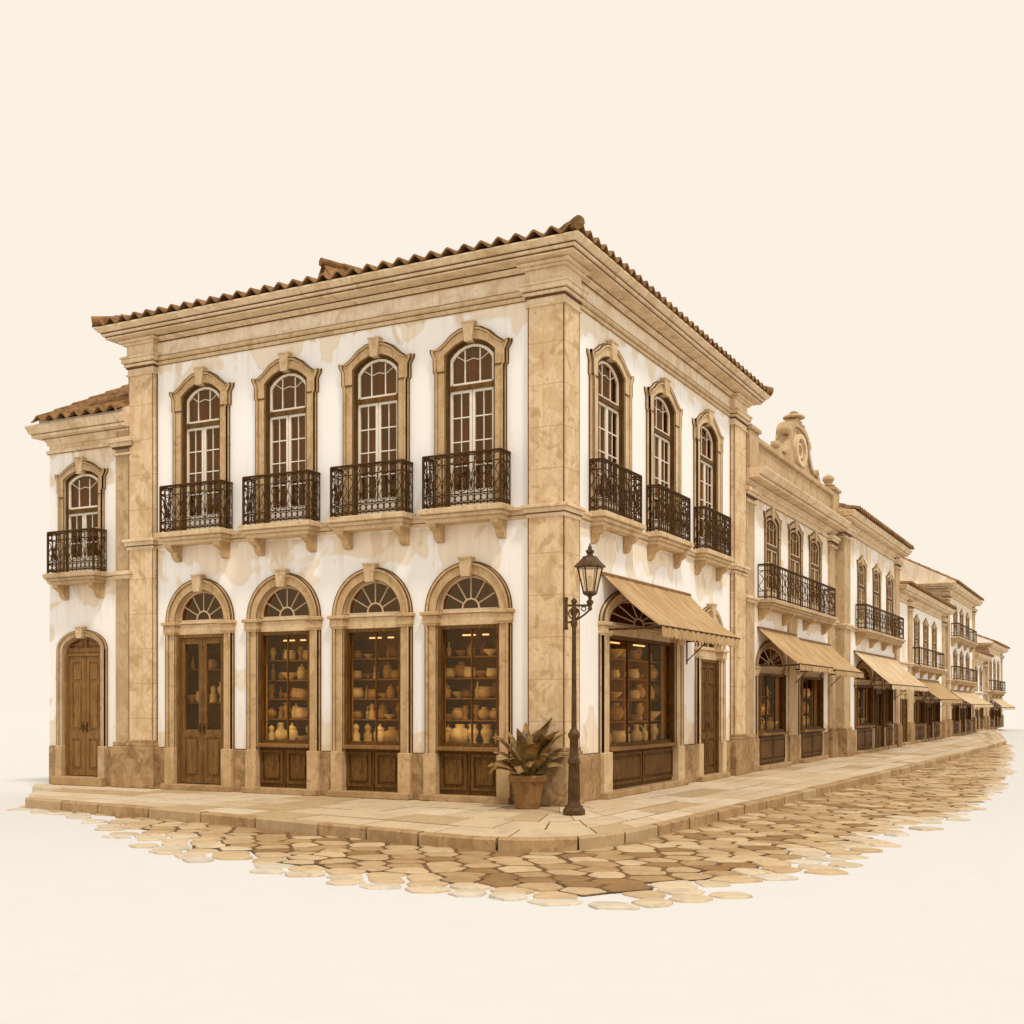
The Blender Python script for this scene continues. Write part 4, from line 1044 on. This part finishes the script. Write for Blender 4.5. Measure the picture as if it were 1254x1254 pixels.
mb.tube([A(-.11, 2.52), A(-.11, 2.92)], [.026, .026], 6)
for z in (2.52, 2.92): mb.tube([A(-.11, z - .02), A(-.11, z + .02)], .034, 8)
mb.tube([A(-.10 + .34 * (k / 10.0), 2.60 + .20 * (k / 10.0) ** 1.8) for k in range(11)], .014, 5)
mb.tube([A(.0 + .055 * math.cos(a * .628) * (1 - a / 26), 2.73 + .055 * math.sin(a * .628) * (1 - a / 26)) for a in range(17)], .011, 5)
mb.tube([A(.0 + .075 * math.cos(a * .628), 2.72 + .075 * math.sin(a * .628)) for a in range(10)], .011, 5, True)
mb.tube([A(.13 + .03 * math.cos(a * .628), 2.785 + .03 * math.sin(a * .628)) for a in range(10)], .009, 5, True)
put('bracket', mb.mesh('bracket', M['lamp_iron'], smooth=True), lamp)
cx, cy = ux * .215, uy * .215
mb = MB(); mb.lathe([(.02, 2.76), (.032, 2.79), (.018, 2.82), (.045, 2.86), (.05, 2.885), (.022, 2.91), (.03, 2.95), (.085, 2.975), (.10, 2.99), (.095, 3.01)], (cx, cy), 12)
n6 = 6
lo, hi, zl0, zl1 = .088, .172, 3.0, 3.345
for k in range(n6):
    a = 2 * math.pi * (k + .5) / n6; c_, s_ = math.cos(a), math.sin(a)
    mb.tube([(cx + lo * c_, cy + lo * s_, zl0), (cx + hi * c_, cy + hi * s_, zl1)], .011, 5)
for r_, z in ((lo, zl0 + .005), (hi, zl1)):
    mb.tube([(cx + r_ * math.cos(2 * math.pi * (k + .5) / n6), cy + r_ * math.sin(2 * math.pi * (k + .5) / n6), z) for k in range(n6)], .014, 5, True)
lant = put('lantern', mb.mesh('lantern', M['lamp_iron']), lamp)
mb = MB(); mb.lathe([(.215, 3.345), (.212, 3.365), (.15, 3.42), (.105, 3.475), (.10, 3.49), (.045, 3.505), (.04, 3.53), (.06, 3.55), (.055, 3.575), (.025, 3.59), (.03, 3.61), (.012, 3.65), (.003, 3.675)], (cx, cy), 6, rot=math.pi / 6)
put('lantern_roof', mb.mesh('lantern_roof', M['lamp_iron']), lant)
mb = MB(); mb.lathe([(lo - .008, zl0 + .01), (hi - .008, zl1 - .005)], (cx, cy), 6, rot=math.pi / 6); put('lantern_glass', mb.mesh('lantern_glass', M['lamp_glass']), lant)
mb = MB(); mb.lathe([(.02, 3.01), (.025, 3.06), (.016, 3.08), (.03, 3.12), (.034, 3.17), (.022, 3.22), (.004, 3.235)], (cx, cy), 10); put('burner', mb.mesh('burner', M['clay0'], smooth=True), lant)

# ================================================================== POTTED PLANT
plant = thing('potted_plant', 'broad-leaved plant in a terracotta pot against the corner pilaster', 'plant', (-.27, -.56, 0))
mb = MB(); mb.lathe([(.165, 0), (.175, .01), (.235, .385), (.265, .39), (.275, .41), (.275, .465), (.262, .48), (.242, .48), (.235, .43), (.02, .43)], n=28)
put('pot', mb.mesh('pot', M['pot'], smooth=True, angle=30), plant)
mb = MB(); mb.lathe([(.236, .40), (.236, .445), (.1, .46), (.01, .462)], n=20); put('soil', mb.mesh('soil', M['soil']), plant)
pr = random.Random(5)
for k in range(26):
    az = k * 2.39996 + pr.uniform(-.3, .3); t0 = k / 25.0
    L = pr.uniform(.60, .76) if k < 12 else pr.uniform(.40, .50)
    el = R(88 - 32 * t0 + pr.uniform(-6, 6)); droop = .75 + 1.7 * t0 + pr.uniform(-.1, .4); wid = pr.uniform(.082, .115)
    n = 9; pts = []; p = Vector((.05 * math.cos(az) * (1 + t0), .05 * math.sin(az) * (1 + t0), .45)); e = el
    for i in range(n + 1):
        pts.append(p.copy()); p = p + Vector((math.cos(e) * math.cos(az), math.cos(e) * math.sin(az), math.sin(e))) * (L * 1.25 / n); e -= droop / n * (0.5 + i / n)
    side = Vector((-math.sin(az), math.cos(az), 0)); tw = pr.uniform(-.5, .5)
    vs = []; fs = []
    for i, q in enumerate(pts):
        t = i / n; w = wid * (max(0.06, math.sin(math.pi * min(1, max(0, (t - .12) / .88)) ** .95)) if t > .12 else .09) + .004
        d = (pts[min(i + 1, n)] - pts[max(i - 1, 0)]).normalized(); nn = side.cross(d).normalized()
        sd = (side * math.cos(tw) + nn * math.sin(tw))
        wob = 1 + .12 * math.sin(i * 2.3 + k)
        vs += [q - sd * w * wob + nn * w * .35, q - nn * .004, q + sd * w * wob + nn * w * .35, q + nn * -.012]
    for i in range(n):
        a = i * 4; b_ = a + 4
        fs += [(a, a + 1, b_ + 1, b_), (a + 1, a + 2, b_ + 2, b_ + 1), (a, b_, b_ + 3, a + 3), (a + 2, a + 3, b_ + 3, b_ + 2)]
    mb = MB(); mb.add(vs, fs); put('leaf', mb.mesh('leaf', M['leaf'], smooth=True, angle=60), plant)

# ================================================================== GROUND, STREET, PAVEMENT
GZ = -.160
mb = MB(); mb.add([(-900, -900, GZ), (900, -900, GZ), (900, 900, GZ), (-900, 900, GZ)], [(0, 1, 2, 3)])
structure(put('ground', mb.mesh('ground', M['ground'])))
OUT = [(-8.3, -2.66), (-7.9, -2.74), (-7.6, -2.80), (-5.6, -3.02), (-3.4, -3.38), (-1.4, -3.80), (.2, -4.12), (1.0, -4.22), (1.55, -4.12), (1.95, -3.75), (2.17, -3.1), (2.25, -2.0), (2.28, -.7), (2.36, 1.5), (2.46, 3.4), (2.58, 7), (2.66, 10), (2.85, 17), (2.98, 24), (3.05, 30), (3.1, 36)]
INN = [(-11.1, .05), (-9.3, .05), (-7.6, .05), (-5.6, .05), (-3.4, .05), (-1.4, .05), (-.35, .05), (-.05, .05), (-.05, .05), (-.05, .05), (-.05, .2), (-.05, .45), (-.05, 1.2), (-.05, 2.6), (-.05, 4.0), (-.05, 7.2), (-.05, 10), (-.05, 18), (-.05, 28), (-.05, 42), (-.05, 67)]
def along(P, S, s):
    for k in range(len(S) - 1):
        if s <= S[k + 1] or k == len(S) - 2:
            t = (s - S[k]) / (S[k + 1] - S[k]); return (P[k][0] + (P[k + 1][0] - P[k][0]) * t, P[k][1] + (P[k + 1][1] - P[k][1]) * t)
S = [0]
for a, b in zip(OUT, OUT[1:]): S.append(S[-1] + math.hypot(b[0] - a[0], b[1] - a[1]))
TOT = S[-1]
KW = .20
def pave(s, t):
    o, i = along(OUT, S, s), along(INN, S, s)
    L = math.hypot(o[0] - i[0], o[1] - i[1]); tt = t * (1 - KW / L)
    return (i[0] + (o[0] - i[0]) * tt, i[1] + (o[1] - i[1]) * tt)
# bed of the pavement
mb = MB(); ns = 120
for k in range(ns):
    a, b = .42 + (TOT - .42) * k / ns, .42 + (TOT - .42) * (k + 1) / ns
    q = [pave(a, 0), pave(a, 1), pave(b, 1), pave(b, 0)]
    mb.add([(x, y, -.155) for x, y in q] + [(x, y, -.007) for x, y in q], [(4, 5, 6, 7), (0, 4, 7, 3), (1, 2, 6, 5)])
bedp = structure(put('pavement_bed', mb.mesh('pavement_bed', M['slab_bed'])))
mb = MB(); rows = [0, .30, .56, .80, 1.0]
for r_ in range(4):
    s = (.0, .22, .08, .34)[r_]
    while s < TOT:
        w = rnd.uniform(.75, 1.3); a, b = max(0, s), min(TOT, s + w); s += w
        if b - a < .1: continue
        g = .016; t0, t1 = rows[r_], rows[r_ + 1]
        m_ = 3
        q = [pave(a + g + (b - a - 2 * g) * i / m_, t1 - .008) for i in range(m_ + 1)] + [pave(b - g - (b - a - 2 * g) * i / m_, t0 + .008) for i in range(m_ + 1)]
        j = rnd.uniform(-.03, .03)
        h = rnd.uniform(-.004, .004)
        # chamfered flag
        cx_, cy_ = sum(p[0] for p in q) / len(q), sum(p[1] for p in q) / len(q)
        q2 = [(cx_ + (x - cx_) * .985, cy_ + (y - cy_) * .985) for x, y in q]
        n = len(q); mi = rnd.choice([0, 0, 1, 1, 2])
        mb.add([(x, y, -.166) for x, y in q] + [(x, y, h - .006) for x, y in q] + [(x, y, h) for x, y in q2],
               [tuple(range(2 * n, 3 * n))] + [(i, (i + 1) % n, n + (i + 1) % n, n + i) for i in range(n)] + [(n + i, n + (i + 1) % n, 2 * n + (i + 1) % n, 2 * n + i) for i in range(n)], mi)
structure(put('pavement', mb.mesh('pavement', [M['slab%d' % i] for i in range(3)])))
mb = MB(); s = .2
while s < TOT:
    w = rnd.uniform(.85, 1.25); a, b = s, min(TOT, s + w); s += w
    g = .017; m_ = 4
    oo = [along(OUT, S, a + g + (b - a - 2 * g) * i / m_) for i in range(m_ + 1)]
    ii = [pave(a + g + (b - a - 2 * g) * i / m_, 1.0) for i in range(m_ + 1)]
    ii = [(x + (o[0] - x) * .06, y + (o[1] - y) * .06) for (x, y), o in zip(ii, oo)]
    h = .004 + rnd.uniform(-.005, .006); q = oo + ii[::-1]; n = len(q)
    o2 = [(x + (i[0] - x) * .09, y + (i[1] - y) * .09) for (x, y), i in zip(oo, ii)]; q2 = o2 + ii[::-1]
    mb.add([(x, y, GZ - .02) for x, y in q] + [(x, y, h - .018) for x, y in q] + [(x, y, h) for x, y in q2],
           [tuple(range(2 * n, 3 * n))] + [(i, (i + 1) % n, n + (i + 1) % n, n + i) for i in range(n)] + [(n + i, n + (i + 1) % n, 2 * n + (i + 1) % n, 2 * n + i) for i in range(n)], rnd.choice([0, 0, 1]))
structure(put('kerb', mb.mesh('kerb', [M['kerb'], M['slab2']])))

# cobbles: irregular cells, thinning out to loose stones at the edge of the paved patch
EDGE = [(-8.6, -2.6), (-8.0, -2.92), (-6.3, -3.6), (-4.4, -4.7), (-2.7, -5.7), (-1.2, -6.35), (.2, -6.75), (1.7, -7.0), (3.0, -7.15), (4.0, -6.85), (4.45, -5.9), (4.75, -4.2), (4.95, -2.4), (5.1, .5), (5.25, 4.0), (5.2, 8.0), (5.0, 13.0), (4.6, 18.0), (4.2, 24.0), (3.75, 30.0), (3.4, 34.0), (3.15, 36.5)]
POLY = EDGE + [(2.9, 36.5), (2.7, 18), (2.1, 0), (1.6, -3.4), (.2, -3.8), (-3.4, -3.1), (-8.2, -2.45)]
def inside(p, P):
    c = False; j = len(P) - 1
    for i in range(len(P)):
        if (P[i][1] > p[1]) != (P[j][1] > p[1]) and p[0] < (P[j][0] - P[i][0]) * (p[1] - P[i][1]) / (P[j][1] - P[i][1]) + P[i][0]: c = not c
        j = i
    return c
def dist_edge(p):
    best = 1e9
    for a, b in zip(EDGE, EDGE[1:]):
        ax, ay = a; dx, dy = b[0] - ax, b[1] - ay; t = max(0, min(1, ((p[0] - ax) * dx + (p[1] - ay) * dy) / (dx * dx + dy * dy)))
        best = min(best, math.hypot(p[0] - ax - dx * t, p[1] - ay - dy * t))
    return best
pts = []
cr = random.Random(11)
SX, SY = .46, .31
for j in range(-28, 200):
    for i in range(-30, 18):
        x = (i + (.5 if j % 2 else 0)) * SX + cr.uniform(-.13, .13); y = j * SY + cr.uniform(-.075, .075)
        # courses turn with the kerb
        pts.append((x, y))
cells = []
grid = {}
for k, p in enumerate(pts): grid.setdefault((int(p[0] // 1), int(p[1] // 1)), []).append(k)
def clip(poly, nx, ny, c):
    out = []
    for a, b in zip(poly, poly[1:] + poly[:1]):
        da, db = a[0] * nx + a[1] * ny - c, b[0] * nx + b[1] * ny - c
        if da <= 0: out.append(a)
        if (da < 0 < db) or (db < 0 < da):
            t = da / (da - db); out.append((a[0] + (b[0] - a[0]) * t, a[1] + (b[1] - a[1]) * t))
    return out
mb = MB(); bd = MB()
for k, p in enumerate(pts):
    ins = inside(p, POLY)
    if not ins: continue
    de = dist_edge(p)
    scale_edge = 1.9 if p[1] < 3 else .7
    e = min(1, de / scale_edge)
    poly = [(p[0] - .6, p[1] - .6), (p[0] + .6, p[1] - .6), (p[0] + .6, p[1] + .6), (p[0] - .6, p[1] + .6)]
    gx_, gy_ = int(p[0] // 1), int(p[1] // 1)
    for a in (-1, 0, 1):
        for b in (-1, 0, 1):
            for m in grid.get((gx_ + a, gy_ + b), ()):
                if m == k: continue
                q = pts[m]; nx, ny = q[0] - p[0], q[1] - p[1]; d = math.hypot(nx, ny)
                if d > 1.3: continue
                poly = clip(poly, nx / d, ny / d, ((p[0] + q[0]) / 2 * nx + (p[1] + q[1]) / 2 * ny) / d)
                if len(poly) < 3: break
    if len(poly) < 3: continue
    cx_, cy_ = sum(a for a, b in poly) / len(poly), sum(b for a, b in poly) / len(poly)
    if e > .47 + cr.uniform(-.12, .12): bd.add([(x, y, -.1465) for x, y in poly], [tuple(range(len(poly)))])
    if e < .30 and cr.random() < .35 - e * .8: continue
    # round the corners twice
    for rr in (.12, .22):
        q = []
        for a, b in zip(poly, poly[1:] + poly[:1]):
            q += [(a[0] * (1 - rr) + b[0] * rr, a[1] * (1 - rr) + b[1] * rr), (a[0] * rr + b[0] * (1 - rr), a[1] * rr + b[1] * (1 - rr))]
        poly = q
    poly = [(x + cr.uniform(-.009, .009), y + cr.uniform(-.009, .009)) for x, y in poly]
    shrink = .905 - .08 * max(0, .5 - e) * 2 - cr.uniform(0, .04)
    poly = [(cx_ + (x - cx_) * shrink, cy_ + (y - cy_) * shrink) for x, y in poly]
    h = -.137 + cr.uniform(-.006, .006); n = len(poly); tx, ty = cr.uniform(-.016, .016), cr.uniform(-.016, .016)
    ringz = [(1.0, -.165), (1.0, h - .010), (.965, h - .003), (.88, h)]
    vs = []
    for sc, z in ringz:
        for x, y in poly:
            xx, yy = cx_ + (x - cx_) * sc, cy_ + (y - cy_) * sc; vs.append((xx, yy, z + ((xx - cx_) * tx + (yy - cy_) * ty if z > -.15 else 0)))
    vs.append((cx_, cy_, h + .001)); fs = []
    for r_ in range(3): fs += [(r_ * n + i, r_ * n + (i + 1) % n, (r_ + 1) * n + (i + 1) % n, (r_ + 1) * n + i) for i in range(n)]
    fs += [(3 * n + i, 3 * n + (i + 1) % n, 4 * n) for i in range(n)]
    if e > .7: mi = cr.choice([0, 0, 1, 1, 2, 3])
    elif e > .42: mi = cr.choice([0, 1, 1, 2, 2, 3])
    elif e > .22: mi = cr.choice([1, 2, 2, 4, 4])
    else: mi = cr.choice([4, 4, 5, 2, 5, 5])
    mb.add(vs, fs, mi)
structure(put('street', mb.mesh('street', [M['cobble%d' % i] for i in range(6)], smooth=True, angle=40)))
structure(put('street_bed', bd.mesh('street_bed', M['bed'])))

# ================================================================== LIGHT, SKY, CAMERA
w = bpy.data.worlds.new('World'); scene.world = w; w.use_nodes = True
nt = w.node_tree; bg = nt.nodes['Background']
SUN_DIR = Vector((.58, -.44, 1.22)).normalized()
el = math.asin(SUN_DIR.z); az = math.atan2(SUN_DIR.x, SUN_DIR.y)
sky = N(nt, 'ShaderNodeTexSky', sky_type='NISHITA', sun_disc=False); sky.sun_elevation = el; sky.sun_rotation = az; sky.air_density = 1.0; sky.dust_density = 6.0
bw = N(nt, 'ShaderNodeRGBToBW'); nt.links.new(sky.outputs[0], bw.inputs[0])
bg.inputs[1].default_value = 0.05
nt.links.new(mixc(nt, 1.0, sky.outputs[0], (1.0, .9, .8)), bg.inputs[0])
# bright even overcast veil over the clear sky
bg2 = N(nt, 'ShaderNodeBackground'); bg2.inputs[0].default_value = (1.0, 0.903, 0.79, 1); bg2.inputs[1].default_value = 1.006
mx = N(nt, 'ShaderNodeMixShader'); mx.inputs[0].default_value = 0.97
nt.links.new(bg.outputs[0], mx.inputs[1]); nt.links.new(bg2.outputs[0], mx.inputs[2]); nt.links.new(mx.outputs[0], nt.nodes['World Output'].inputs[0])
sd = bpy.data.lights.new('sun', 'SUN'); sd.energy = 1.9; sd.angle = R(7); sd.color = (1.0, .92, .82)
so = bpy.data.objects.new('sun', sd); COL.objects.link(so); so.rotation_euler = (-SUN_DIR).to_track_quat('-Z', 'Y').to_euler()

cam = bpy.data.cameras.new('camera'); co = bpy.data.objects.new('camera', cam); COL.objects.link(co)
F_PX, HOR = 1449.0, 862.0
cam.sensor_width = 36; cam.lens = F_PX / 1254 * 36; cam.shift_y = (HOR - 627) / 1254; cam.clip_start = .1; cam.clip_end = 3000
co.location = (7.367, -15.780, 1.5); co.rotation_euler = (R(90), 0, R(27.397))
scene.camera = co
scene.render.resolution_x = scene.render.resolution_y = 1024
scene.view_settings.view_transform = 'Standard'; scene.view_settings.look = 'None'; scene.view_settings.exposure = 0; scene.view_settings.gamma = 1
scene.cycles.max_bounces = 8; scene.cycles.transparent_max_bounces = 16
